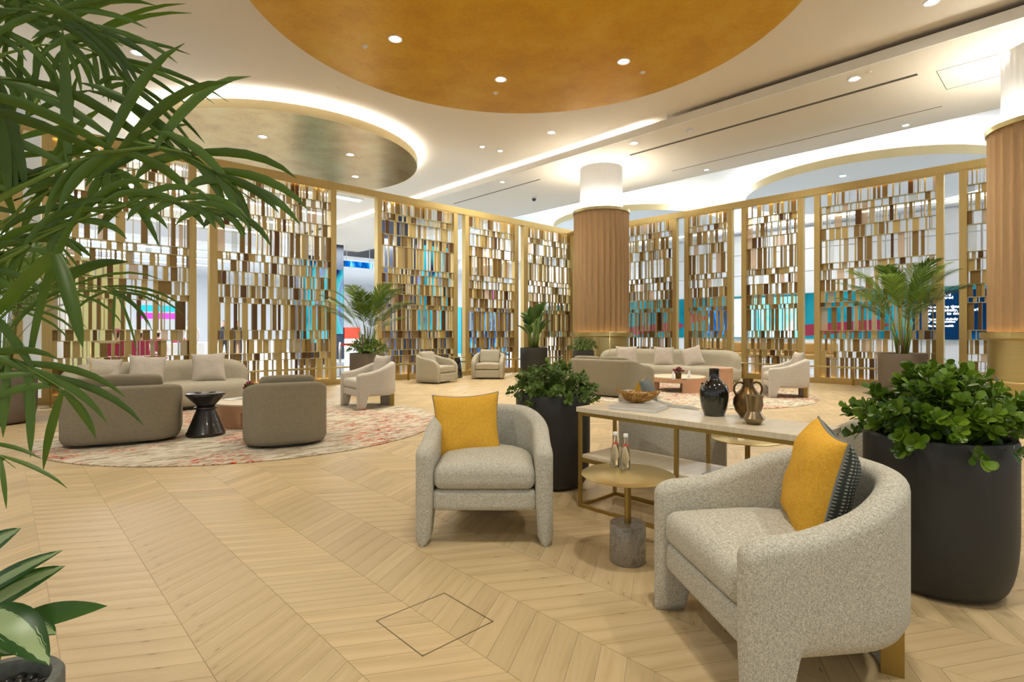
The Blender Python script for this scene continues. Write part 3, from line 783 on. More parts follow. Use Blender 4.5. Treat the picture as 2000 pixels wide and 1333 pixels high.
def pillow(label, loc, rz, lean, s=.45, th=.15, front='linen_cushion', backm='linen_cushion', pipe=None, roll=0, seed=0, group=None, name='cushion'):
    t = thing(name, label, 'cushion', loc, rz, group); t.rotation_euler = (Matrix.Rotation(rz, 3, 'Z')@Matrix.Rotation(-lean, 3, 'X')@Matrix.Rotation(roll, 3, 'Y')).to_euler()
    pillow_parts(t, s, th, front, backm, pipe, seed); return t
def face(dx, dy): return math.atan2(dy, dx)+PI/2   # rz so that local -Y points to (dx,dy)
def rot2(x, y, rz): return Vector((x*cos(rz)-y*sin(rz), x*sin(rz)+y*cos(rz), 0))

# --- the four tweed armchairs round the console table
q = P(945, 1070); A1 = W(-.163, 3.535); r1 = face(-FW.x+.02, -FW.y)
A1 = W(-.163, 3.14+.39); r1 = face(-FW.x, -FW.y)
armchair('grey tweed armchair with a yellow cushion, facing the camera, left of the brass side table', A1, r1, 'grey_tweed', 'grey tweed armchairs by the console')
f2 = Vector((-.805, .593, 0)); A2 = W(.692, 2.09)-f2*.39; r2 = face(f2.x, f2.y)
armchair('large foreground grey tweed armchair at lower right, seen from its side, with yellow cushion', A2, r2, 'grey_tweed', 'grey tweed armchairs by the console')
A3 = Vector((4.12, 2.44, 0)); armchair('grey tweed armchair behind the console, facing right, under the amber bowl', A3, face(.69, -.73), 'grey_tweed', 'grey tweed armchairs by the console')
A4 = Vector((4.28, .80, 0)); armchair('grey tweed armchair mostly hidden behind the foreground yellow cushion and black planter', A4, face(.805, .593), 'grey_tweed', 'grey tweed armchairs by the console')
def onseat(A, rz, x, y, z=.47): v = rot2(x, y, rz); return Vector((A[0]+v.x, A[1]+v.y, z))
pillow('yellow linen cushion with grey piping, leaning in the armchair that faces the camera', onseat(A1, r1, -.125, .03, .41), r1+.06, .30, .45, .15, 'yellow_linen', 'dotted_cloth', 'piping_grey', roll=-.05, seed=1)
pillow('yellow cushion with dark dotted reverse in the large foreground armchair', onseat(A2, r2, -.03, .10, .43), r2-.42, .22, .46, .20, 'yellow_linen', 'dotted_cloth', 'piping_grey', roll=.06, seed=2)
r3 = face(.69, -.73); pillow('grey and yellow cushion in the armchair behind the amber bowl', onseat(A3, r3, .02, .10, .45), r3-.3, .22, .42, .15, 'grey_green_cloth', 'yellow_linen', 'piping_grey', seed=3)

# --- console table
cz = .717; ca = P(1125, 795, cz); CX0, CY1 = ca.x, ca.y; CXw = .46; CLn = 1.56
ct = thing('console_table', 'long console table with pale stone top on a square brass frame', 'console table', (CX0, CY1-CLn, 0)); ct2 = ct
put('stone_top', bevbox(0, CXw, 0, CLn, cz-.035, cz, .003), 'travertine', ct)
put('stone_shelf', bevbox(.028, CXw-.028, .03, CLn-.03, .352, .377, .003), 'travertine', ct)
B = .024; fr = []
for y in (0.01, CLn/2-B/2, CLn-B-.01):
    for x in (.01, CXw-B-.01): put('leg', bevbox(x, x+B, y, y+B, 0, cz-.036, .002, 1), 'brass_dark', ct)
for zz in (0, .327, cz-.036-B):
    for x in (.01, CXw-B-.01):
        if zz != .327 or True: put('rail', boxes([(x+.001, x+B-.001, .011, CLn-.011, zz+.0005, zz+B)]), 'brass_dark', ct)
    for y in (0.01, CLn-B-.01): put('rail', boxes([(.011, CXw-.011, y+.001, y+B-.001, zz+.0005, zz+B)]), 'brass_dark', ct)

# --- things on the console
def tz(px, py): return P(px, py, cz)
q = tz(1247, 799); t = thing('book', 'white-edged coffee-table book lying under the amber bowl', 'book', (q.x, q.y, cz+.0005), math.radians(12)-PI/2)
bl, bw = .17, .125
put('pages', boxes([(-bl+.004, bl-.004, -bw+.004, bw-.002, .003, .024)]), 'paper_white', t)
for z in (0, .024): put('cover', bevbox(-bl, bl, -bw, bw, z, z+.003, .001, 1), 'book_cover', t)
put('spine', boxes([(-bl, bl, bw-.002, bw, 0, .027)]), 'book_cover', t)
# boat-shaped amber bowl
def bowl():
    V = []; Fc = []; n = 40; m = 9
    for side in (0, 1):
        for j in range(m):
            for i in range(n):
                a = 2*PI*i/n; s = j/(m-1); s2 = s**.62 if True else s
                wx = .175*(1+.18*cos(a) if cos(a) < 0 else 1)+.03*sin(3*a)*.4; wy = .085+.008*sin(2*a+1)
                x = s2*wx*cos(a); y = s2*wy*sin(a)
                z = .075*s**1.7+.022*s**3*(abs(cos(a))**2.5)*(1.2 if cos(a) < 0 else .4)+.004*sin(5*a)*s**3
                if side: x *= .965; y *= .95; z = z+.006*(1-s)+.0
                V.append((x, y, max(z, .0)+.001))
    b = m*n
    for j in range(m-1):
        for i in range(n):
            k = (i+1) % n
            Fc.append((j*n+i, (j+1)*n+i, (j+1)*n+k, j*n+k)); Fc.append((b+j*n+i, b+j*n+k, b+(j+1)*n+k, b+(j+1)*n+i))
    for i in range(n):
        k = (i+1) % n; Fc.append(((m-1)*n+i, b+(m-1)*n+i, b+(m-1)*n+k, (m-1)*n+k))
    return mk(V, Fc, True)
q = P(1243, 787, cz+.028); tag(put('bowl', bowl(), 'agate', None, (q.x, q.y, cz+.0275), (0, 0, math.atan2(RT.y, RT.x)-.12)), 'boat-shaped amber and gold stone bowl resting on the book', 'bowl')
q = tz(1395, 812); tag(put('bottle_vase', lathe([(.058, 0), (.062, .004), (.078, .05), (.088, .11), (.089, .155), (.082, .185), (.06, .212), (.036, .232), (.031, .24), (.031, .292), (.034, .298), (.032, .301), (.026, .299), (.025, .24)], 48), 'green_black_glaze', None, (q.x, q.y, cz+.0003)), 'tall glossy black-green bottle vase with a short neck, on the console', 'vase')
q = tz(1461, 816); t = thing('two_handled_vase', 'round bronze vase with two loop handles, behind the small bronze vase', 'vase', (q.x, q.y, cz+.0003), math.atan2(RT.y, RT.x))
put('body', lathe([(.035, 0), (.045, .003), (.075, .04), (.089, .085), (.085, .12), (.065, .155), (.042, .18), (.033, .2), (.030, .225), (.032, .243), (.028, .243), (.026, .2)], 40), 'bronze_glaze', t)
for sg in (-1, 1): put('handle', tube([(sg*.030, 0, .214), (sg*.05, 0, .222), (sg*.072, 0, .216), (sg*.086, 0, .195), (sg*.088, 0, .17), (sg*.078, 0, .147), (sg*.066, 0, .145)], .0068, 10), 'bronze_glaze', t)
q = tz(1472, 829); tag(put('small_vase', lathe([(.034, 0), (.038, .003), (.043, .012), (.062, .036), (.040, .072), (.037, .076), (.048, .15), (.0535, .168), (.050, .168), (.034, .08)], 40, True), 'pewter_glaze', None, (q.x, q.y, cz+.0003)), 'small bronze vase with flared top and pinched waist, at the front of the console', 'vase')
q = P(1406, 900, .378); t = thing('magazine', 'glossy magazine lying on the lower shelf of the console', 'magazine', (CX0+.26, CY1-1.02, .3775), .2)
put('cover', boxes([(-.11, .11, -.15, .15, 0, .008)]), 'book_cover', t); put('pages', boxes([(-.107, .109, -.148, .148, .001, .0075)]), 'paper_white', t); put('picture', boxes([(-.10, .10, -.14, .05, .008, .0085)]), 'navy', t)

# --- brass side tables with marble drum feet
def brass_table(label, x, y):
    t = thing('side_table', label, 'side table', (x, y, 0), 0, 'brass disc side tables')
    put('marble_base', lathe([(.094, 0), (.097, .004), (.097, .206), (.094, .21), (0, .21)], 48), 'grey_marble', t)
    put('foot_pad', lathe([(.09, 0), (.09, .004), (0, .004)], 24), 'black_lacquer', t)
    put('stem', lathe([(.0185, .21), (.0185, .468)], 24), 'brass_dark', t)
    put('tabletop', lathe([(0, .468), (.246, .468), (.252, .471), (.252, .474), (.249, .476), (0, .476)], 64), 'brass', t)
    return t
T1 = P(1226, 1096); brass_table('brass disc side table on grey marble foot, between the two front armchairs', T1.x, T1.y)
brass_table('brass disc side table behind the console, seen under its stone top', 3.97, 1.68)
def bottle(x, y, z, label):
    t = thing('water_bottle', label, 'bottle', (x, y, z), 0, 'glass water bottles')
    put('glass', lathe([(0, .003), (.026, .0), (.0285, .004), (.0285, .07), (.026, .09), (.018, .13), (.0125, .155), (.0115, .188), (.0125, .19), (.0105, .192), (.010, .155), (.015, .13), (.0225, .09), (.0255, .07), (.0255, .008), (0, .008)], 28), 'glass_clear', t)
    put('water', lathe([(0, .0085), (.025, .0085), (.025, .07), (.022, .09), (.0145, .13), (0, .15)], 24), 'water_gold', t)
    put('cap', lathe([(.0135, .182), (.0135, .198), (.012, .2), (0, .2)], 20), 'cap_white', t)
    put('neck_label', lathe([(.0178, .132), (.0172, .137)], 20), 'red_label', t)
q = P(1202, 912, .476); bottle(q.x, q.y, .4765, 'clear glass water bottle on the brass table, the rear left one')
q = P(1222, 917, .476); bottle(q.x, q.y, .4765, 'clear glass water bottle on the brass table, the front right one')
gm = lathe([(0, .002), (.032, 0), (.034, .004), (.036, .085), (.034, .086), (.031, .01), (0, .01)], 24)
for i, (dx, dy, l) in enumerate(((-.03, .10, 'left'), (.03, .0, 'right'))):
    o = put('tumbler', gm, 'glass_clear' if i == 0 else None, None, (3.97+dx, 1.68+dy, .4765)); tag(o, 'clear glass tumbler under the console edge, the %s one of two' % l, 'glass', 'tumblers on the rear brass table')

# --- rugs
RL = Vector((2.6, 7.7, 0)); RR = Vector((10.3, 5.6, 0)); RZ = .013
for c, l in ((RL, 'round rug with red and orange flecks under the left seating group'), (RR, 'round rug with red and orange flecks under the right seating group')):
    tag(put('round_rug', lathe([(2.37, 0), (2.375, .006), (2.37, .012), (0, .012)], 96), 'rug_pile', None, (c.x, c.y, .0005)), l, 'rug')

# --- left seating group
crescent('long curved beige velvet sofa at left in front of the gold screen, with loose cushions', (1.98, 10.2, RZ), face(.20, -.98), 2.5, 2.5, .77)
crescent('long curved beige velvet sofa at right, beside the fluted column', (12.3, 7.25, RZ), face(-.94, -.30), 3.3, 3.0, .81)
tub('loveseat', 'taupe curved sofa seen from behind at far left, beside the black table', 'sofa', (1.05, 7.62, RZ), face(.25, .97), 1.12, .90, 'taupe_velvet', 1, .65)
tub('loveseat', 'taupe curved sofa seen from behind, between the planter and the curved beige sofa', 'sofa', (8.85, 6.5, RZ), face(.99, .10), 1.50, .95, 'taupe_velvet', 2, .72)
tub('tub_chair', 'taupe tub armchair seen from behind on the left rug, by the black table', 'armchair', (2.36, 6.24, RZ), face(.28, .96), .86, .84, 'taupe_velvet', 1, .70)
tub('swivel_chair', 'beige swivel tub chair turned sideways, left of the black marble table', 'armchair', (7.95, 11.2, 0), face(.31, -.95), .86, .84, 'beige_velvet', 1, .70, zf=.36)
tub('swivel_chair', 'beige swivel tub chair facing the camera, right of the black marble table', 'armchair', (9.75, 11.2, 0), face(-.74, -.67), .86, .84, 'beige_velvet', 1, .70, zf=.36)
armchair('cream tweed armchair on the left rug beside the potted palm, facing left', (4.55, 8.25, RZ), face(-.99, .10), 'cream_tweed', 'cream tweed armchairs on the rugs')
rR = face(-.52, .85)
armchair('cream tweed armchair on the right rug, seen from the side', (11.12, 3.95, 0), rR, 'cream_tweed', 'cream tweed armchairs on the rugs')
pillow('pale linen cushion standing in the cream armchair by the potted palm', onseat((4.55, 8.25), face(-.99, .10), .0, .12, .47), face(-.99, .10)+.2, .3, .42, .14, seed=5)
pillow('pale linen cushion in the cream armchair at the right', onseat((11.12, 3.95), rR, .0, .12, .48), rR+.15, .3, .42, .14, seed=6)
def sofapillow(label, px, d, z, fx, fy, lean=.3, s=.48, roll=0, seed=0):
    v = W((px-1000)/F*d, d); return pillow(label, (v.x, v.y, z), face(fx, fy), lean, s, .16, roll=roll, seed=seed)
sofapillow('pale linen cushion on the left curved sofa, rightmost', 408, 9.05, .42, -.35, -.94, .32, .52, -.05, 11)
sofapillow('pale linen cushion on the left curved sofa, middle one, just right of the palm tips', 284, 8.45, .42, -.1, -.99, .34, .50, .10, 12)
sofapillow('pale linen cushion on the left curved sofa, leftmost, behind the palm leaflets', 204, 8.15, .42, .2, -.97, .36, .48, .12, 13)
sofapillow('pale linen cushion on the right curved sofa, leftmost and upright', 1224, 13.2, .42, -.75, -.66, .2, .52, 0, 14)
sofapillow('pale linen cushion on the right curved sofa, middle one', 1296, 13.45, .42, -.8, -.6, .25, .50, .03, 15)
sofapillow('pale linen cushion on the right curved sofa, rightmost and tilted', 1358, 13.15, .44, -.85, -.5, .3, .50, -.28, 16)
# peach coffee tables
def coffee(label, x, y, rz, r=.56):
    t = thing('coffee_table', label, 'coffee table', (x, y, RZ), rz)
    put('stone_top', lathe([(r-.02, .285), (r-.004, .288), (r-.004, .305), (r-.02, .31), (0, .31)], 64), 'travertine', t)
    put('apron', lathe([(r-.06, .20), (r, .20), (r, .287), (r-.06, .287)], 64, True, True), 'peach_lacquer', t)
    n = 12; v = []
    for i in range(n+1):
        a = -math.radians(22)+math.radians(44)*i/n
        for rr in (r-.001, r-.16):
            for z in (0, .205): v.append((rr*cos(a), rr*sin(a), z))
    f = []
    for i in range(n):
        b = i*4; f += [(b, b+4, b+5, b+1), (b+2, b+3, b+7, b+6), (b, b+2, b+6, b+4), (b+1, b+5, b+7, b+3)]
    f += [(0, 1, 3, 2), (n*4, n*4+2, n*4+3, n*4+1)]
    me = fixn(mk(v, f)); me.materials.append(MATS['peach_lacquer'])
    for k in range(3): put('leg', me, None, t, (0, 0, 0), (0, 0, k*2*PI/3))
    return t
coffee('round peach coffee table with pale stone top on the left rug', 2.62, 7.82, math.radians(205), .56)
CR = Vector((10.55, 5.95, 0)); coffee('round peach coffee table with pale stone top on the right rug', CR.x, CR.y, math.atan2(-FW.y, -FW.x)+.25, .57)
q = P(1401, 769); t = thing('drum_table', 'tall peach drum table partly hidden behind the black bottle vase', 'side table', (q.x+.36, q.y+.08, RZ))
put('body', lathe([(.225, 0), (.225, .43), (.0, .43)], 48), 'peach_lacquer', t); put('lid', lathe([(.22, .432), (.228, .436), (.228, .49), (.22, .494), (0, .494)], 48), 'peach_lacquer', t)
q = P(402, 852); t = thing('pedestal_table', 'black hourglass pedestal table on the left rug', 'side table', (q.x, q.y, RZ))
put('foot', lathe([(.20, 0), (.212, .01), (.212, .035), (.20, .05), (.105, .30), (.10, .315)], 48), 'black_lacquer', t)
put('ring', lathe([(.10, .312), (.125, .32), (.13, .33), (.125, .34), (.10, .348)], 48), 'black_lacquer', t)
put('top', lathe([(.095, .345), (.10, .36), (.205, .475), (.212, .48), (.212, .505), (.205, .51), (0, .51)], 48), 'black_lacquer', t)
for i, (dx, dy) in enumerate(((-.08, .03), (.07, -.02))):
    tag(put('coaster', lathe([(.035, 0), (.036, .006), (.03, .012), (0, .012)], 20), 'ink', None, (q.x+dx, q.y+dy, RZ+.5105)), 'small black coaster on the black pedestal table, the %s one' % ('right', 'left')[i-1], 'coaster', 'coasters on the pedestal table')
q = P(893, 738); t = thing('marble_side_table', 'small brass-topped table with tapering black marble foot between the two swivel chairs', 'side table', (q.x, q.y, 0))
put('foot', lathe([(.15, 0), (.155, .01), (.075, .56), (0, .56)], 32), 'black_marble', t); put('tabletop', lathe([(.225, .56), (.23, .565), (.23, .585), (0, .585)], 40), 'brass', t)
tag(put('coaster', lathe([(.05, 0), (.05, .01), (0, .01)], 20), 'ink', None, (q.x, q.y, .5855)), 'black coaster on the small marble-footed table', 'coaster')
q = P(100, 800); t = thing('tray_table', 'low brass tray table behind the left taupe sofa, beside the gold post', 'side table', (q.x, q.y+.3, 0))
put('foot', lathe([(.13, 0), (.13, .012), (.012, .02), (.012, .42)], 24), 'brass_dark', t); put('tabletop', lathe([(.19, .42), (.20, .43), (.20, .44), (0, .435)], 32), 'brass', t)
# flowers and little bottles
def bouquet(label, x, y, z, seed):
    rnd = random.Random(seed); t = thing('flower_vase', label, 'flowers', (x, y, z))
    put('vase', lathe([(.05, 0), (.055, .005), (.06, .12), (.052, .125), (.05, .03)], 24), 'bronze_glaze', t)
    V = []; Fc = []
    for i in range(70):
        a = rnd.uniform(0, 2*PI); e = rnd.uniform(.1, 1.3); L = rnd.uniform(.09, .17)
        d = Vector((cos(a)*cos(e), sin(a)*cos(e), sin(e)*.8)); s = d.cross(Vector((0, 0, 1))).normalized()*.018; p0 = Vector((0, 0, .12))+d*L*.35; p1 = p0+d*L*.6
        n = len(V); V += [p0, (p0+p1)/2+s, p1, (p0+p1)/2-s]; Fc.append((n, n+1, n+2, n+3))
    put('foliage', mk(V, Fc), 'bush_leaf', t, kind='stuff')
    hm = lathe([(.004, -.02), (.016, -.012), (.021, .0), (.017, .012), (.006, .018)], 8)
    for i in range(26):
        a = rnd.uniform(0, 2*PI); r = rnd.uniform(0, .11); put('flower_head', hm if i else hm, 'flower_wine' if i == 0 else None, t, (r*cos(a), r*sin(a), .205-.5*r+rnd.uniform(-.01, .03)))
q = P(1325, 740, .325); bouquet('wine-red flower posy in a bronze vase on the right coffee table', q.x, q.y, RZ+.31, 4)
bouquet('wine-red flower posy on the left coffee table, beside the taupe tub chair', *(P(489, 778, .325)[:2]), RZ+.31, 5)
for px, py, l in ((1315, 741, 'white tapering bud vase on the right coffee table, left of the posy'), (1346, 738, 'white tapering bud vase on the right coffee table, right of the posy')):
    q = P(px, py, .325); tag(put('bud_vase', lathe([(.036, 0), (.04, .01), (.036, .05), (.016, .12), (.014, .155), (.01, .155), (.01, .1)], 24), 'cap_white', None, (q.x, q.y, RZ+.3105)), l, 'vase')
q = P(1332, 741, .325); tag(put('coaster', lathe([(.05, 0), (.05, .008), (0, .008)], 20), 'ink', None, (q.x, q.y-.05, RZ+.3105)), 'small black disc beside the posy on the right coffee table', 'coaster')
q = P(455, 780, .325); t = thing('magazine', 'open grey magazine on the left coffee table', 'magazine', (q.x, q.y, RZ+.3105), .5)
put('page', boxes([(-.13, .0, -.1, .1, 0, .008)]), 'paper_white', t); put('page', boxes([(.002, .13, -.1, .1, 0, .006)]), 'book_cover', t)
# brass reading lamps
def reading_lamp(label, x, y, h, rz):
    t = thing('reading_lamp', label, 'lamp', (x, y, 0), rz)
    put('base', lathe([(.13, 0), (.13, .015), (.01, .02)], 32), 'brass_dark', t); put('pole', tube([(0, 0, .015), (0, 0, h)], .009, 10), 'brass', t)
    put('arm', tube([(0, 0, h-.01), (.20, 0, h-.01)], .007, 8), 'brass', t); put('head', bevbox(.12, .36, -.04, .04, h-.03, h, .005), 'brass', t)
d = 7.0; v = W((177-1000)/F*d, d); reading_lamp('thin brass reading lamp rising in front of the left curved sofa', v.x, v.y, 1.14, math.atan2(RT.y, RT.x))
d = 12.4; v = W((1191-1000)/F*d, d); reading_lamp('thin brass reading lamp in front of the fluted column', v.x, v.y, 1.27, math.atan2(RT.y, RT.x))

# ------------------------------------------------------------------ PLANTS
def leafquad(V, Fc, M, L, Wd, fold=.15, curl=.2, U=None, segs=4):
    """pointed leaf along +Y, 3 columns"""
    n = len(V)
    for i in range(segs+1):
        s = i/segs; wd = Wd*(sin(PI*min(1, s*.93+.07)))**.8*.5 if i < segs else 0.0005
        y = L*s; z = -curl*L*s*s
        for c in (-1, 0, 1): V.append(M@Vector((c*wd, y, z+(abs(c)*wd*fold*2)))); 
        if U is not None: U += [(0, s), (.5, s), (1, s)]
    for i in range(segs):
        for c in (0, 1): a = n+i*3+c; Fc.append((a, a+1, a+4, a+3))
def roundleaf(V, Fc, M, L, Wd, cup=.15):
    n = len(V); pr = [(0, .12), (.2, .5), (.5, .92), (.78, 1), (.94, .6)]
    for y, x in pr:
        V.append(M@Vector((-x*Wd/2, y*L, cup*Wd*x*x))); V.append(M@Vector((0, y*L, 0))); V.append(M@Vector((x*Wd/2, y*L, cup*Wd*x*x)))
    V.append(M@Vector((0, L, .02*L)))
    for i in range(4):
        for c in (0, 1): a = n+i*3+c; Fc.append((a, a+1, a+4, a+3))
    Fc.append((n+12, n+13, n+15)); Fc.append((n+13, n+14, n+15))
def basis(y, z):
    y = Vector(y).normalized(); x = y.cross(Vector(z))
    if x.length < 1e-3: x = y.cross(Vector((1, 0, 0)))
    x.normalize(); z = x.cross(y); return Matrix((x, y, z)).transposed()
def MT(p, y, z): return Matrix.Translation(p)@basis(y, z).to_4x4()
def planter(t, r, h, mat, rnd=.10, soilz=.05):
    rb = r*.74
    prof = [(0, 0), (rb*.8, 0), (rb, .012)]
    for i in range(1, 8):
        a = PI/2*i/7; prof.append((rb+(r-rb)*sin(a)**.8, .012+(h*.42)*(1-cos(a))))
    prof += [(r, h*.8), (r, h-.012), (r-.006, h), (r-.03, h), (r-.036, h-.01), (r-.036, h-soilz-.02)]
    put('planter', lathe(prof, 64), mat, t)
    put('soil', lathe([(r-.037, h-soilz), (0, h-soilz+.01)], 32), 'soil', t)
def bush(t, r, h0, R, H, nt, nl, L, Wd, mat, seed, single=0, droop=.0, up=.55, toward=None):
    rnd = random.Random(seed); leaves = []; SV = []; SF = []; tw = []
    for i in range(nt):
        a = rnd.uniform(0, 2*PI); rr = math.sqrt(rnd.random()); rad = R*rr
        top = Vector((rad*cos(a), rad*sin(a), h0+H*math.sqrt(max(.0, 1-rr*rr*.93))*rnd.uniform(.5, 1.05)-droop*rr*rr*rnd.random()))
        b = Vector((cos(a)*r*rr*.55, sin(a)*r*rr*.55, h0-.03)); d = (top-b); 
        tip = (d.normalized()+Vector((cos(a)*rr*.6, sin(a)*rr*.6, up-rr*.5))).normalized()
        mid = b.lerp(top, .6)+Vector((0, 0, .03)); tw.append((b, mid, top))
        for k in range(nl):
            s = 1-k/nl*.85; p = mid.lerp(top, s) if k < nl*.8 else b.lerp(mid, .7)
            aa = k*2.4+rnd.random(); x = tip.orthogonal().normalized(); y = tip.cross(x)
            out = x*cos(aa)+y*sin(aa); dr = (tip*(.75-.55*(1-s)-.2*rnd.random())+out*(.45+.6*(1-s))).normalized()
            leaves.append((p, dr, (tip+out*-.6+Vector((0, 0, .4))).normalized(), L*rnd.uniform(.65, 1.1), Wd*rnd.uniform(.7, 1.1)))
    V = []; Fc = []
    me_t = []
    for b, m, tp in tw:
        n = len(V)
        for p, w_ in ((b, .006), (m, .005), (tp, .003)):
            for q in range(3): an = q*2*PI/3; V.append(p+Vector((cos(an)*w_, sin(an)*w_, 0)))
        for j in (0, 1):
            for q in range(3): k = (q+1) % 3; Fc.append((n+j*3+q, n+j*3+k, n+(j+1)*3+k, n+(j+1)*3+q))
    put('twigs', mk(V, Fc, True), 'stem_green', t, kind='stuff')
    if single:
        if toward is not None: leaves.sort(key=lambda q: -(q[0].dot(toward)+q[0].z*.9+q[3]*3))
        V = []; Fc = []; roundleaf(V, Fc, Matrix.Identity(4), 1, .72); lm = mk(V, Fc, True); lm.materials.append(MATS[mat])
        for p, d, z, l, w_ in leaves[:single]:
            o = put('leaf', lm, None, t); o.matrix_local = MT(p, d, z)@Matrix.Diagonal((w_/.72, l, l, 1))
        leaves = leaves[single:]
    V = []; Fc = []
    for p, d, z, l, w_ in leaves: roundleaf(V, Fc, MT(p, d, z), l, w_)
    if V: put('foliage', mk(V, Fc, True), mat, t, kind='stuff')
def bez(p0, p1, p2, n): return [p0*(1-s)**2+p1*2*s*(1-s)+p2*s*s for s in [i/n for i in range(n+1)]]
def frond_mesh(pts, nl, Ll, wl, seed, up, flat=.8, rach=.006, s0=.15, droop=.28):
    rnd = random.Random(seed); V = []; Fc = []
    n = len(pts)-1
    def at(s): x = s*n; i = min(n-1, int(x)); return pts[i].lerp(pts[i+1], x-i), (pts[i+1]-pts[i]).normalized()
    for i in range(n+1):
        rr = rach*(1-.85*i/n)
        t = (pts[min(n, i+1)]-pts[max(0, i-1)]).normalized(); x = t.cross(Vector((0, 0, 1))).normalized() if abs(t.z) < .99 else Vector((1, 0, 0)); y = x.cross(t)
        for q in range(3): a = q*2*PI/3; V.append(pts[i]+x*cos(a)*rr+y*sin(a)*rr)
    for i in range(n):
        for q in range(3): k = (q+1) % 3; Fc.append((i*3+q, i*3+k, (i+1)*3+k, (i+1)*3+q))
    for i in range(nl):
        s = s0+(1-s0)*(i+.5)/nl; p, t = at(s); side = t.cross(up).normalized(); nn = side.cross(t).normalized()
        for sg in (-1, 1):
            l = Ll*(sin(PI*(.10+.86*(s-s0)/(1-s0))))**.55*rnd.uniform(.88, 1.08)
            d = (t*(.55+.5*s)+side*sg*flat+nn*.22+Vector((rnd.uniform(-.06, .06), rnd.uniform(-.06, .06), rnd.uniform(-.06, .06)))).normalized()
            leafquad(V, Fc, MT(p, d, nn), l, wl, .1, droop*rnd.uniform(.7, 1.3), segs=3)
    return mk(V, Fc, True)
def palm(t, h0, n, H, spread, Ll, wl, seed, nl=26, mat='palm_leaf', stems=9, el=(.55, 1.35)):
    rnd = random.Random(seed)
    for i in range(stems):
        a = rnd.uniform(0, 2*PI); b = Vector((cos(a)*.09, sin(a)*.09, h0-.04)); tp = b+Vector((cos(a)*.10, sin(a)*.10, H*.42*rnd.uniform(.7, 1.1)))
        put('stem', tube([b, b.lerp(tp, .5)+Vector((cos(a)*.015, 0, 0)), tp], [.017, .015, .011], 8), 'stem_green' if i % 3 else 'bark', t)
    for i in range(n):
        a = 2*PI*i/n*1.618*2+rnd.uniform(-.2, .2); e = el[0]+(el[1]-el[0])*((i+.5)/n)**.8*rnd.uniform(.85, 1.1)
        dr = Vector((cos(a), sin(a), 0)); b = Vector((cos(a)*.07, sin(a)*.07, h0+H*.10)); L = spread*rnd.uniform(.85, 1.1)
        p1 = b+dr*L*.35*cos(e)+Vector((0, 0, H*.75*sin(e))); p2 = b+dr*L*(.35+.75*cos(e))+Vector((0, 0, H*(sin(e)*1.0-.12)))
        pts = bez(b, p1, p2, 10)
        o = put('frond', frond_mesh(pts, nl, Ll, wl, seed*31+i, Vector((0, 0, 1)), s0=.38), mat if rnd.random() < .55 else 'palm_light', t)
# crassula planters either side of the console
q = W(.338, 4.47); t = thing('potted_bush', 'round-leaved green bush in a dark grey planter at the left end of the console', 'potted plant', (q.x, q.y, 0))
planter(t, .305, .75, 'charcoal_pot'); bush(t, .26, .73, .36, .27, 150, 9, .052, .034, 'bush_leaf', 5, single=250, droop=.12, toward=Vector((-FW.x, -FW.y, 0)))
q = W(2.125, 2.705); t = thing('potted_bush', 'lush round-leaved bush in the large dark planter at the right edge of the photo', 'potted plant', (q.x, q.y, 0))
planter(t, .31, .745, 'charcoal_pot'); bush(t, .27, .73, .40, .36, 210, 11, .056, .040, 'jade_leaf', 6, single=290, droop=.14, toward=Vector((-FW.x, -FW.y, 0)))
q = W(1.80, 13.6); t = thing('potted_bush', 'small clipped bush in a dark planter in front of the fluted column', 'potted plant', (q.x, q.y, 0))
planter(t, .27, .80, 'charcoal_pot'); bush(t, .25, .80, .36, .34, 110, 8, .05, .03, 'bush_leaf', 8, droop=.05)
# potted palms
t = thing('potted_palm', 'feathery palm with bushy undergrowth in a brown planter behind the cream armchair', 'potted plant', (5.62, 10.35, 0))
planter(t, .36, .82, 'taupe_pot'); palm(t, .80, 20, 1.5, 1.1, .32, .017, 21, 36); bush(t, .33, .84, .46, .30, 120, 8, .06, .03, 'bush_leaf', 9, droop=.1)
t = thing('potted_palm', 'feathery palm in a tall taupe planter in front of the right-hand screen', 'potted plant', (13.3, 2.5, 0))
planter(t, .42, .83, 'taupe_pot'); palm(t, .80, 22, 1.95, 1.25, .36, .017, 23, 40)
t = thing('potted_palm', 'bushy palm in a brown planter at the far left edge, before the screen', 'potted plant', (.0, 10.25, 0))
planter(t, .40, .71, 'taupe_pot'); palm(t, .70, 18, 1.9, 1.0, .36, .014, 25, 38)
# broad-leaved plant
q = W(.62, 15.3); t = thing('potted_broadleaf', 'plant with large upright paddle leaves in a dark planter, left of the column', 'potted plant', (q.x, q.y, 0))
planter(t, .39, .82, 'charcoal_pot'); rnd = random.Random(4)
for i in range(20):
    a = i*2.4; b = Vector((cos(a)*.1, sin(a)*.1, .8)); e = rnd.uniform(.85, 1.35); hgt = rnd.uniform(.5, 1.45); dr = Vector((cos(a)*cos(e), sin(a)*cos(e), sin(e)))
    p1 = b+Vector((cos(a)*.08, sin(a)*.08, hgt*.7)); put('stem', tube([b, b.lerp(p1, .5), p1], [.014, .012, .008], 6), 'stem_green', t)
    V = []; Fc = []; leafquad(V, Fc, MT(p1, dr, Vector((cos(a), sin(a), 0))*-1+Vector((0, 0, .6))), .48*rnd.uniform(.75, 1.1), .26, .25, .25, segs=6); put('leaf', mk(V, Fc, True), 'broad_leaf', t)

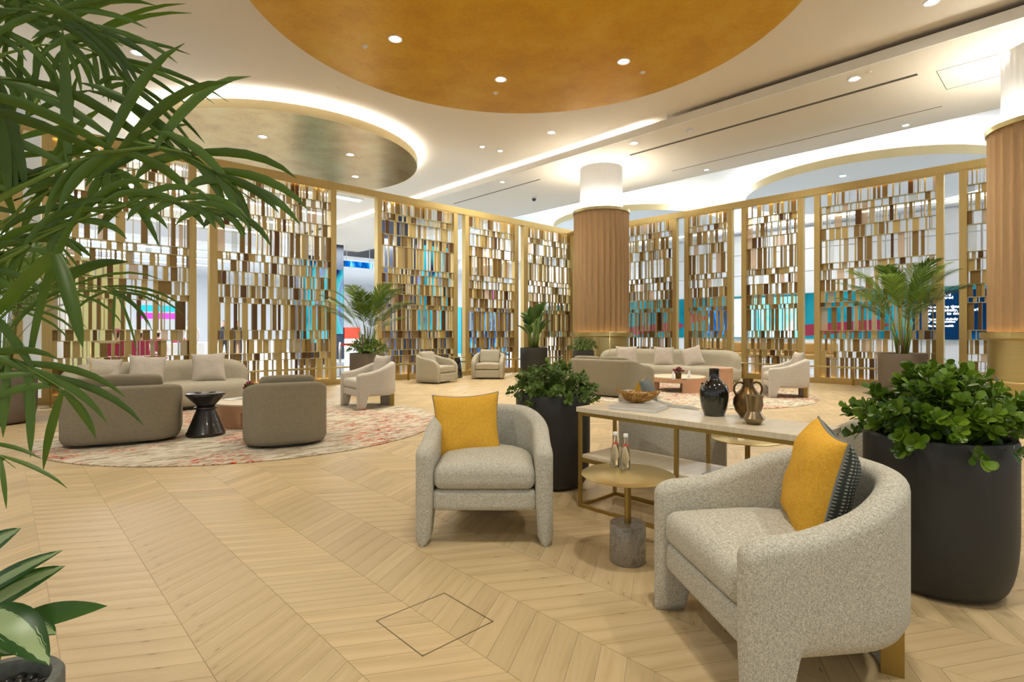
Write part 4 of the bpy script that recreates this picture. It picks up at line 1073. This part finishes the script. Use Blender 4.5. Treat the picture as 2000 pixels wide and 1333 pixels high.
# foreground palm: arching fronds that enter from the left
fp = W(-2.45, 1.75); t = thing('foreground_palm', 'big palm whose arching fronds hang into the photo from the left', 'potted plant', (fp.x, fp.y, 0))
planter(t, .34, .6, 'taupe_pot')
base = Vector((fp.x, fp.y, .6)); budget = [300]
def near_frond(ctrl, nl, lu, ll, wl, seed, au=.55, al=.55, gr=(0, 0), single=True, s0=0, mat='palm_leaf', rr=.006, start=None, ls=0):
    """ctrl: (px, py, depth) of points along the rachis"""
    rnd = random.Random(seed); pts = [C(*c) for c in ctrl]
    # smooth
    fine = []
    for i in range(len(pts)-1):
        p0 = pts[max(0, i-1)]; p1 = pts[i]; p2 = pts[i+1]; p3 = pts[min(len(pts)-1, i+2)]
        for k in range(6):
            s = k/6; fine.append(.5*((2*p1)+(p2-p0)*s+(2*p0-5*p1+4*p2-p3)*s*s+(3*p1-3*p2+p0-p3)*s**3))
    fine.append(pts[-1])
    st = [base+Vector((0, 0, -.02)), base.lerp(fine[0], .5)+Vector((0, 0, .12))]
    allp = [p-Vector((fp.x, fp.y, 0)) for p in st+fine]; m = len(allp)
    fr = put('frond', tube(allp, [rr*1.6]*2+[rr*(1-.8*i/len(fine)) for i in range(len(fine))], 6), 'palm_light', t)
    n = len(fine)-1; JV = []; JF = []
    view = (fine[n//2]-Vector((0, 0, EYE))).normalized()
    for i in range(nl):
        s = s0+(1-s0)*(i+.5)/nl; x = s*n; k = min(n-1, int(x)); p = fine[k].lerp(fine[k+1], x-k); tg = (fine[k+1]-fine[k]).normalized()
        side = view.cross(tg).normalized()
        if side.z < 0: side = -side
        env = (sin(PI*(.12+.80*s)))**.5
        for sg, ln, an in ((1, lu, au), (-1, ll, al)):
            if ln <= 0 or (sg < 0 and s < ls): continue
            L = ln*env*rnd.uniform(.93, 1.07); a = an*(1.18-.75*s)*rnd.uniform(.95, 1.05)
            d = (tg*cos(a*PI/2)+side*sg*sin(a*PI/2)+view*rnd.uniform(-.09, .09)).normalized()
            dr = Vector((0, 0, -1)); segs = 6; V = []; Fc = []; cur = p.copy(); dd = d.copy(); wdir = (dd.cross(view)).normalized()
            tw = rnd.uniform(-.35, .35)
            for j in range(segs+1):
                q = j/segs; wd = wl*.5*(sin(PI*min(1, q*.9+.1)))**.75 if j < segs else .0004
                wv = dd.cross(view).normalized(); wv = (wv*cos(tw)+view*sin(tw))
                for c in (-1, 0, 1): V.append(cur+wv*c*wd+view*(abs(c)*wd*.35)-Vector((fp.x, fp.y, 0)))
                dd = (dd+dr*(gr[0 if sg > 0 else 1])*(.05+.05*j)).normalized(); cur = cur+dd*L/segs
            for j in range(segs):
                for c in (0, 1): a_ = j*3+c; Fc.append((a_, a_+1, a_+4, a_+3))
            if single and budget[0] > 0: put('leaflet', mk(V, Fc, True), mat, fr); budget[0] -= 1
            else:
                b = len(JV); JV += V; JF += [tuple(y+b for y in f_) for f_ in Fc]
    if JV: put('leaflets', mk(JV, JF, True), mat, fr, kind='stuff')
near_frond([(-60, 135, 1.7), (0, 112, 1.72), (60, 92, 1.75), (130, 86, 1.8), (190, 103, 1.84), (240, 145, 1.88), (285, 205, 1.9)], 30, .42, .17, .017, 1, .42, .85, (.5, 1.8))
near_frond([(-60, 425, 1.45), (30, 372, 1.5), (120, 328, 1.55), (200, 300, 1.6), (290, 288, 1.65), (360, 298, 1.7), (430, 340, 1.74), (500, 395, 1.76)], 24, .40, .24, .030, 2, .60, .35, (.9, 1.3), rr=.009, ls=.45)
near_frond([(-60, 540, 1.5), (40, 490, 1.55), (130, 440, 1.6), (230, 405, 1.64), (330, 392, 1.68), (420, 405, 1.7), (500, 440, 1.72)], 20, .26, .14, .022, 3, .28, .30, (1.3, 1.3), rr=.007)
near_frond([(-60, 700, 1.25), (10, 708, 1.27), (60, 728, 1.29), (110, 752, 1.31), (150, 790, 1.33)], 9, .26, .19, .019, 4, .22, .80, (.9, .9), rr=.005)
near_frond([(-60, 40, 1.5), (20, 25, 1.52), (100, 20, 1.55), (180, 45, 1.6), (240, 90, 1.65)], 20, .26, .24, .018, 6, .4, .4, (.6, .9))
near_frond([(-60, 500, 1.85), (20, 430, 1.87), (100, 370, 1.9), (190, 330, 1.95), (270, 330, 2.0)], 16, .42, .2, .030, 12, .6, .4, (.7, 1.2), ls=.6)
near_frond([(-60, 330, 1.9), (0, 290, 1.9), (50, 230, 1.92), (90, 170, 1.95)], 8, .24, .26, .022, 5, .3, .35, (.3, .3), rr=.006)
near_frond([(-60, 640, 1.8), (20, 600, 1.85), (110, 570, 1.9), (200, 560, 1.95), (280, 575, 2.0)], 18, .32, .24, .010, 7, .2, .35, (.9, 1.2), single=False, rr=.004)
near_frond([(-60, 500, 2.1), (0, 470, 2.1), (60, 450, 2.1), (120, 455, 2.1)], 12, .30, .30, .010, 8, .4, .5, (.9, 1.3), single=False, rr=.004)
near_frond([(-40, 860, 1.2), (0, 890, 1.2), (30, 915, 1.2)], 5, .16, .12, .010, 9, .3, .4, (.5, .6), rr=.003)
def bent_leaf(ctrl, wd):
    pts = bez(*[C(*c) for c in ctrl], 10); V = []; Fc = []; o_ = Vector((fp.x, fp.y, 0)); view = (pts[5]-Vector((0, 0, EYE))).normalized()
    for i, p_ in enumerate(pts):
        tg = (pts[min(10, i+1)]-pts[max(0, i-1)]).normalized(); wv = tg.cross(view).normalized(); k = i/10; w_ = wd*.5*(.12+sin(PI*min(1, k*.85+.15))**.7) if i < 10 else .0004
        for c in (-1, 0, 1): V.append(p_+wv*c*w_+view*(abs(c)*w_*.4)-o_)
    for j in range(10):
        for c in (0, 1): a_ = j*3+c; Fc.append((a_, a_+1, a_+4, a_+3))
    put('leaflet', mk(V, Fc, True), 'palm_leaf', t)
bent_leaf([(108, 497, 1.15), (135, 560, 1.13), (162, 680, 1.12)], .026); bent_leaf([(108, 497, 1.15), (60, 530, 1.2), (-30, 640, 1.3)], .026)
bent_leaf([(112, 560, 1.25), (170, 505, 1.25), (250, 512, 1.27)], .020); bent_leaf([(60, 690, 1.3), (90, 500, 1.3), (170, 390, 1.3)], .016)

# small plant in the near left corner
pp = W(-1.47, 1.52); t = thing('potted_aglaonema', 'plant with green and cream variegated leaves in a dark pot, bottom left corner', 'potted plant', (pp.x, pp.y, 0)); PH = .25
put('pot', lathe([(0, 0), (.13, 0), (.15, .02), (.165, .15), (.165, PH-.01), (.158, PH), (.135, PH), (.130, PH-.012), (.128, PH-.06)], 48), 'pot_rim', t)
put('soil', lathe([(.1285, PH-.05), (0, PH-.045)], 24), 'soil', t)
rnd = random.Random(9); st_ = lathe([(0, 0), (.010, .002), (.014, .009), (.008, .015), (0, .016)], 8); st_.materials.append(MATS['black_lacquer'])
for i in range(60):
    a = i*2.4; r = .12*math.sqrt((i+.5)/60); put('pebble', st_, None, t, (r*cos(a), r*sin(a), PH-.048), (0, 0, a), (rnd.uniform(.8, 1.6), rnd.uniform(.7, 1.2), rnd.uniform(.7, 1.3)))
def agl(p0, p1, wd, mat, twist=0, bend=.12):
    a = C(*p0); b = C(*p1); L = (b-a).length; view = (a-Vector((0, 0, EYE))).normalized()
    up = (Vector((0, 0, 1))*.5*cos(twist)-view*1.1*cos(twist)+view.cross(Vector((0, 0, 1)))*sin(twist)).normalized()
    M = MT(a-Vector((pp.x, pp.y, 0)), b-a+Vector((0, 0, bend*L)), up); V = []; Fc = []; U = []; leafquad(V, Fc, M, L, wd, .12, bend, U, segs=10)
    put('leaf', mk(V, Fc, True, U), mat, t)
    s = Vector((0, 0, PH-.05)); e = a-Vector((pp.x, pp.y, 0)); put('leaf_stalk', tube([s, s.lerp(e, .5)+Vector((0, 0, .03)), e], [.005, .004, .003], 6), 'stem_green', t)
agl((-60, 1205, 1.50), (103, 1128, 1.42), .078, 'variegated_leaf')
agl((-70, 1180, 1.5), (98, 1096, 1.42), .055, 'variegated_leaf', .2)
agl((-60, 1100, 1.48), (27, 1046, 1.44), .06, 'variegated_leaf')
agl((18, 1225, 1.46), (172, 1221, 1.40), .062, 'broad_leaf', -.2, .25)
agl((20, 1225, 1.45), (100, 1245, 1.38), .07, 'variegated_leaf', .3, .2)
agl((-30, 1190, 1.42), (74, 1307, 1.32), .105, 'variegated_leaf', .2, .3)
agl((-90, 1260, 1.42), (10, 1290, 1.3), .09, 'variegated_leaf', .1, .2)

# ------------------------------------------------------------------ BEYOND THE RIGHT SCREEN
XW = 25.0
def RW(px, py, X=XW):
    Y = YR(px, X); return Y, ZAT(py, X, Y)
slab('wall_right', XW+.05, XW+.3, -14, 34, 0, ZC, 'white_gloss')
# white wall panels
ys = -12.; k = 0
pm = bevbox(0, .06, 0, 2.37, 0, .93, .01, 1); pm.materials.append(MATS['white_gloss'])
wr = bpy.data.objects['wall_right']
for i in range(18):
    for j in range(3): put('wall_panel', pm, None, wr, (XW-.01, -12+i*2.4, 2.93+j*.955))
slab('trim_5', XW-.5, XW+.06, -14, 34, 5.83, 5.95, 'white_cool')
tq = thing('cove_light', 'bright white cove light strip along the top of the far white wall', 'light', (0, 0, 0)); put('strip', boxes([(XW-.4, XW-.3, -12, 32, 5.96, 5.98)]), 'cove_glow', tq)
slab('baseboard_right', XW-.05, XW+.06, -14, 34, 0, 1.0, 'white_gloss')
def screenbox(name, label, cat, px0, px1, py0, py1, mat, X=XW, th=.12):
    ya, yb = YR(px0, X), YR(px1, X); z0 = ZAT(py1, X, (ya+yb)/2); z1 = ZAT(py0, X, (ya+yb)/2)
    t = thing(name, label, cat, (X, (ya+yb)/2, z0)); h = z1-z0; w_ = abs(ya-yb)
    put('casing', boxes([(-th, 0, -w_/2, w_/2, 0, h)]), 'ink', t); put('display', boxes([(-th-.01, -th, -w_/2+.02, w_/2-.02, .02, h-.02)]), mat, t)
    return t, w_, h
# teal mural band
tm = thing('mural', 'long teal mural with dark red arrow shapes on the far wall', 'mural', (XW-.06, 0, 1.0)); put('board', boxes([(-.04, .05, .5, 24, 0, 1.9)]), 'screen_teal', tm)
def arrow(px0, px1, py0, py1, tip, py2, nm='arrow_shape'):
    ya, za = RW(px0, py0); yb, zb_ = RW(px1, py1); yt, zt_ = RW(tip, (py1+py2)/2); yc, zc = RW(px1, py2); yd, zd = RW(px0, py0+(py2-py1))
    pts = [(ya, za), (yb, zb_), (yt, zt_), (yc, zc), (yd, zd)]
    v = [(-.05, y, z-1.0) for y, z in pts]+[(-.041, y, z-1.0) for y, z in pts]
    f = [(0, 1, 2, 3, 4), (9, 8, 7, 6, 5)]+[(i, (i+1) % 5, (i+1) % 5+5, i+5) for i in range(5)]
    put(nm, fixn(mk(v, f)), 'maroon', tm)
arrow(1230, 1325, 640, 628, 1339, 645); arrow(1570, 1715, 635, 624, 1740, 646); arrow(1345, 1352, 608, 612, 1395, 632)
t, w_, h = screenbox('advert_screen', 'dark blue advertising screen with white lettering, behind the right end of the screen', 'screen', 1783, 1960, 567, 664, 'screen_advert', XW-.12, .1)
def text(parent, s, y, z, size, mat='letter_white', x=-.13, name='lettering'):
    cu = bpy.data.curves.new('txt', 'FONT'); cu.body = s; cu.size = size; cu.extrude = .004; cu.offset = size*.02; cu.align_x = 'LEFT'; cu.resolution_u = 3
    o = bpy.data.objects.new('txt', cu); COL.objects.link(o); dg = bpy.context.evaluated_depsgraph_get(); me = bpy.data.meshes.new_from_object(o.evaluated_get(dg)); bpy.data.objects.remove(o)
    me.materials.clear(); put(name, me, mat, parent, (x, y, z), (PI/2, 0, -PI/2))
def adv(s, px, py, size):
    y, z = RW(px, py, XW-.24); text(t, s, y-t.location.y, z-t.location.z, size)
for s, px, py, sz in (('standard', 1824, 579.5, .14), ('chartered', 1824, 585, .14), ("Now's the time to", 1811, 603, .15), ('invest globally, the world', 1811, 609.5, .15), ('w           to one', 1811, 616, .15),
                      ('Open with globally and', 1811, 626, .115), ('w   opportunities', 1811, 631, .115), ('More for wealth', 1811, 639, .115)): adv(s, px, py, sz)
put('logo_loop', tube([(-.13, 3.5-3.5+.0, 0)]+[(-.13, .16*sin(2*a)*1.0, .26*sin(a)) for a in [i*PI/8 for i in range(17)]], .03, 6), 'screen_cyan', t, (0, YR(1813, XW-.24)-t.location.y, h-.42))
screenbox('display_screen', 'dark flight-style display with white rows on the teal wall, behind the narrow panel', 'screen', 1382, 1428, 600, 655, 'screen_blue', XW-.12)
td, w_, h = screenbox('display_screen', 'bright cyan and white display behind the panel left of the cream armchair', 'screen', 1432, 1562, 581, 660, 'screen_cyanwhite', XW-.12)
# benches and greenery out there
def bench(label, px, X, w_=2.2):
    Y = YR(px, X); b = thing('bench', label, 'bench', (X, Y, 0)); put('seat', bevbox(-.35, .35, -w_/2, w_/2, .32, .5, .04), 'tan_leather', b); put('backrest', bevbox(.15, .35, -w_/2, w_/2, .5, .88, .04), 'tan_leather', b)
    for sy in (-1, 1):
        for sx in (-1, 1): put('leg', boxes([(sx*.28-.02, sx*.28+.02, sy*(w_/2-.1)-.02, sy*(w_/2-.1)+.02, 0, .33)]), 'ink', b)
bench('tan leather bench beyond the screen, glimpsed left of the cream armchair', 1460, 20.5, 1.8); bench('tan leather bench beyond the screen, glimpsed behind the cream armchair', 1575, 20.5, 1.8); bench('tan leather bench beyond the screen under the narrow panel', 1395, 22.5, 1.6)

# ------------------------------------------------------------------ BEYOND THE LEFT SCREEN (terminal hall)
def LW(px, py, Y): X = XL(px, Y); return X, ZAT(py, X, Y)
slab('wall_left', -30, 40, 46, 46.3, 0, 6, 'white_cool')
def block(name, label, cat, px0, px1, py0, py1, Y, mat, th=.3, extra=None, casing='ink'):
    xa, xb = XL(px0, Y), XL(px1, Y); xm = (xa+xb)/2; z1 = ZAT(py0, xm, Y); z0 = ZAT(py1, xm, Y); z0 = 0 if z0 < 1.3 else z0
    t = thing(name, label, cat, (xm, Y, z0)); w_ = abs(xb-xa); h = z1-z0
    if z0 > 0:
        for sx in (-.4, .4): put('hanger_rod', boxes([(sx*w_-.01, sx*w_+.01, .04, .06, h, (ZC if xm > XB1 else (ZA if xm < 11.9 and Y < 30 else 5.6 if Y > 30 else ZB))-z0)]), 'steel', t)
    zt0 = max(0, ZAT(py1, xm, Y)-z0); zt0 = zt0 if name == 'shop_display' else 0
    if zt0: put('plinth', boxes([(-w_/2, w_/2, 0, th, 0, zt0)]), 'white_gloss', t)
    put('body', boxes([(-w_/2, w_/2, 0, th, zt0, h)]), casing if extra else mat, t)
    if extra: put('display', boxes([(-w_/2+.03, w_/2-.03, -.02, 0, h*extra[1], h*extra[2])]), extra[0], t)
    return t, w_, h
block('partition_wall', 'yellow-green partition wall in the hall behind the left screen', 'wall', 128, 246, 506, 690, 19.0, 'green_wall', .3)
block('display_tower', 'dark tower with an aurora-coloured display, seen in the opening beside the palm', 'screen', 646, 671, 478, 700, 24.0, 'ink', 1., ('screen_aurora', .22, .78))
block('display_tower', 'broad navy tower behind the panel of the angled swivel chair', 'screen', 775, 812, 425, 722, 19.5, 'navy', 1.2)
block('display_tower', 'tall display with teal and purple aurora picture behind the angled swivel chair panel', 'screen', 813, 878, 470, 722, 20.5, 'ink', .6, ('screen_aurora', .25, .95))
block('display_screen', 'bright blue display low behind the front-facing swivel chair panel', 'screen', 908, 995, 603, 652, 22.0, 'ink', .3, ('screen_blue', .03, .97))
block('display_tower', 'purple and teal display behind the panel left of the potted palm', 'screen', 588, 640, 500, 690, 20.5, 'ink', .6, ('screen_aurora', .2, .97))
block('counter', 'white service counter beyond the left screen', 'counter', 120, 400, 672, 700, 21.0, 'white_gloss', .8)
block('counter', 'grey-white desk seen through the narrow gap behind the left sofa', 'counter', 384, 560, 668, 694, 24.0, 'white_gloss', .8)
tw, ww_, hh_ = block('wayfinding_sign', 'hanging cyan and magenta wayfinding sign in the hall', 'sign', 267, 354, 597, 609, 26.0, 'ink', .12, ('screen_cyan', .0, 1.))
put('lower_band', boxes([(-ww_/2, ww_/2*.8, -.02, .12, -.30, -.06)]), 'screen_magenta', tw)
block('wayfinding_sign', 'small cyan sign board behind the panel left of the potted palm', 'sign', 574, 590, 580, 598, 26.0, 'ink', .12, ('screen_cyan', .0, 1.))
block('wayfinding_sign', 'dark blue overhead sign above the potted palm', 'sign', 672, 728, 512, 523, 28.0, 'ink', .12, ('screen_blue', .0, 1.))
block('exit_sign', 'small green exit sign beyond the broad-leaved plant', 'sign', 1040, 1057, 577, 590, 26.0, 'ink', .1, ('exit_green', .05, .95))
block('wayfinding_sign', 'small magenta sign beyond the front-facing swivel chair', 'sign', 962, 966, 569, 586, 26.0, 'ink', .1, ('screen_magenta', 0, 1))
block('wayfinding_sign', 'small magenta sign beyond the broad-leaved plant', 'sign', 1080, 1085, 576, 590, 26.0, 'ink', .1, ('screen_magenta', 0, 1))
block('shop_display', 'bright red shop display seen beneath the palm fronds', 'display', 673, 703, 640, 662, 24.0, 'red_label', .4)
block('mural', 'teal wall board seen in the gap between the swivel chairs', 'mural', 880, 905, 600, 662, 26.0, 'teal_far', .2)
tq, a_, b_ = block('white_column', 'round white column beyond the left screen', 'column', 0, 1, 100, 700, 17.0, 'white_cool')
for c in list(tq.children): bpy.data.objects.remove(c)
put('shaft', lathe([(.55, 0), (.55, ZA)], 48), 'white_cool', tq, (0, 0, -tq.location.z)); tq.location = (XL(75, 17.), 17., tq.location.z)
# ceiling strip lights of the hall
for i in range(7):
    Y = 19.+i*3.2; q_ = thing('strip_light', 'long linear ceiling light of the hall beyond the left screen', 'light', (8, Y, (ZA if Y < 30 else 5.6)-.101), 0, 'hall strip lights')
    put('diffuser', boxes([(-14, 2, -.09, .09, -.02, .02)]), 'strip_white', q_); put('housing', boxes([(-14.1, 2.1, -.14, .14, .02, .10)]), 'white_cool', q_)
for i in range(8): lamp('hall_light', 'AREA', (-6+i*4.5, 22, 5.3), 380, (.93, .97, 1), 2.6)  # added area lamps with no fixture, brightening the hall
for i in range(6): lamp('hall_light', 'AREA', (-8+i*7, 36, 5.2), 300, (.93, .97, 1), 3)  # more added fill at the far end of the hall
for i in range(4): lamp('hall_light', 'AREA', (20, -4+i*7, ZC-.1), 330, (.93, .97, 1), 2.2)  # added fill lamps, no fixture, beyond the right screen
# belt barrier
q = W(-3.9, 14.3); X_, Y_ = XL(664, 14.5), 14.5; b = thing('belt_barrier', 'steel belt barrier post with red belt, seen in the opening beside the palm', 'barrier', (X_, Y_, 0))
put('base', lathe([(.17, 0), (.17, .02), (.03, .05)], 24), 'steel', b); put('post', tube([(0, 0, .03), (0, 0, .98)], .032, 12), 'steel', b); put('belt', boxes([(.03, 1.1, -.004, .004, .88, .94)]), 'red_label', b)

# people far behind the screen
def person(label, X, Y, rz, top, bottom, seated=True, headwear=None):
    p = thing('person', label, 'person', (X, Y, 0), rz)
    bm = bmesh.new(); layer = bm.verts.layers.skin.verify(); R_ = {}
    def v(n, x, y, z, r): q = bm.verts.new((x, y, z)); q[layer].radius = (r, r*.85); R_[n] = q; return q
    dz = -.42 if seated else 0
    v('pel', 0, 0, .95+dz, .15); v('bel', 0, .0, 1.10+dz, .15); v('che', 0, .01, 1.30+dz, .155); v('neb', 0, .01, 1.46+dz, .065); v('nec', 0, -.005, 1.53+dz, .055); v('hea', 0, -.015, 1.62+dz, .092); v('cro', 0, -.01, 1.70+dz, .075)
    E_ = [('pel', 'bel'), ('bel', 'che'), ('che', 'neb'), ('neb', 'nec'), ('nec', 'hea'), ('hea', 'cro')]
    for s in (-1, 1):
        k = str(s)
        v('sh'+k, s*.19, .01, 1.40+dz, .06); v('el'+k, s*.25, -.02 if not seated else -.08, 1.13+dz, .045); v('wr'+k, s*.22, -.10 if not seated else -.30, .92+dz if not seated else 1.08+dz, .032); v('ha'+k, s*.21, -.12 if not seated else -.38, .84+dz if not seated else 1.08+dz, .03)
        E_ += [('che', 'sh'+k), ('sh'+k, 'el'+k), ('el'+k, 'wr'+k), ('wr'+k, 'ha'+k)]
        if seated: v('hi'+k, s*.09, -.03, .90+dz, .1); v('kn'+k, s*.12, -.45, .50, .07); v('an'+k, s*.12, -.48, .10, .045); v('to'+k, s*.12, -.62, .04, .04)
        else: v('hi'+k, s*.09, 0, .88, .1); v('kn'+k, s*.10, -.01, .50, .07); v('an'+k, s*.11, .01, .09, .045); v('to'+k, s*.12, -.14, .04, .04)
        E_ += [('pel', 'hi'+k), ('hi'+k, 'kn'+k), ('kn'+k, 'an'+k), ('an'+k, 'to'+k)]
    for a, b in E_: bm.edges.new((R_[a], R_[b]))
    R_['pel'][layer].use_root = True
    me = bpy.data.meshes.new('body'); bm.to_mesh(me); bm.free(); o = put('body', me, None, None); m1 = o.modifiers.new('s', 'SKIN'); m1.use_smooth_shade = True; o.modifiers.new('u', 'SUBSURF').levels = 1
    dg = bpy.context.evaluated_depsgraph_get(); dg.update(); full = bpy.data.meshes.new_from_object(o.evaluated_get(dg)); bpy.data.objects.remove(o)
    full.materials.clear(); full.materials.append(MATS['skin']); full.materials.append(MATS[top]); full.materials.append(MATS[bottom]); full.materials.append(MATS['hair_dark'])
    for f in full.polygons:
        c = f.center; hz = 1.62+dz
        f.use_smooth = True
        f.material_index = 0 if (c.z > 1.50+dz or (abs(c.x) > .17 and ((not seated and c.z < .93) or (seated and c.y < -.29 and c.z > .6)))) else (1 if c.z > (.93+dz if not seated else .62) else 2)
        if c.z > hz+.03 or (c.z > hz-.07 and c.y > .02): f.material_index = 3
    put('body', full, None, p)
    if headwear: put('cap', lathe([(.105, 1.66+dz), (.115, 1.68+dz), (.10, 1.75+dz), (.06, 1.775+dz), (0, 1.78+dz)], 16), headwear, p)
    put('nose', lathe([(.0, 0), (.016, .006), (.0, .045)], 8), 'skin', p, (0, -.105, 1.595+dz))
    return p
def task_chair(label, X, Y, rz):
    c = thing('office_chair', label, 'chair', (X, Y, 0), rz, None)
    put('seat', rbox(.48, .46, .09, .04, 3, 3, lambda p: (p.x, p.y, p.z+.44)), 'maroon', c); put('backrest', rbox(.44, .08, .55, .03, 3, 3, lambda p: (p.x, p.y+.24, p.z+.78)), 'maroon', c)
    put('pillar', tube([(0, 0, .05), (0, 0, .42)], .03, 8), 'steel', c); put('base', lathe([(.26, 0), (.26, .03), (.03, .08)], 5, False), 'ink', c)
for px, Y, top, cap, l in ((228, 17.2, 'robe_white', 'maroon', 'seated person in pale clothes and a dark red cap, before the green wall'), (276, 18.2, 'robe_white', 'cap_white', 'seated person in a white robe, right of the green wall'),
                       (308, 20.2, 'robe_white', 'cap_white', 'seated person in pale robe, under the cyan sign'), (352, 22.0, 'robe_white', None, 'seated person in pale robe by the gold post')):
    X = XL(px, Y); person(l, X, Y, face(.3, .9) if px != 276 else face(.8, .6), top, 'robe_white', True, cap); task_chair('dark red office chair under the %s' % l.split(',')[0].replace('seated ', ''), X, Y, face(.3, .9))
X = XL(389, 19.); person('person standing in a dark red cap, seen in the narrow gap behind the left sofa', X, 20., face(-.6, -.7), 'robe_white', 'suit_dark', False, 'maroon')
task_chair('red round-seated office chair in the narrow gap behind the left sofa', XL(392, 17.6), 17.6, 1.)
for px, l in ((1063, 'person in dark suit beyond the broad-leaved plant, left one'), (1101, 'person in dark suit beyond the panel beside the column, right one')):
    person(l, XL(px, 19.5), 19.5, face(-.6, -.7), 'suit_dark', 'suit_dark', False)
for px, l in ((438, 'person in dark clothes behind the panel left of the palm, left one'), (464, 'person in dark clothes behind the panel left of the palm, right one')):
    person(l, XL(px, 22.), 22., face(-.4, -.9), 'suit_dark', 'suit_dark', False)
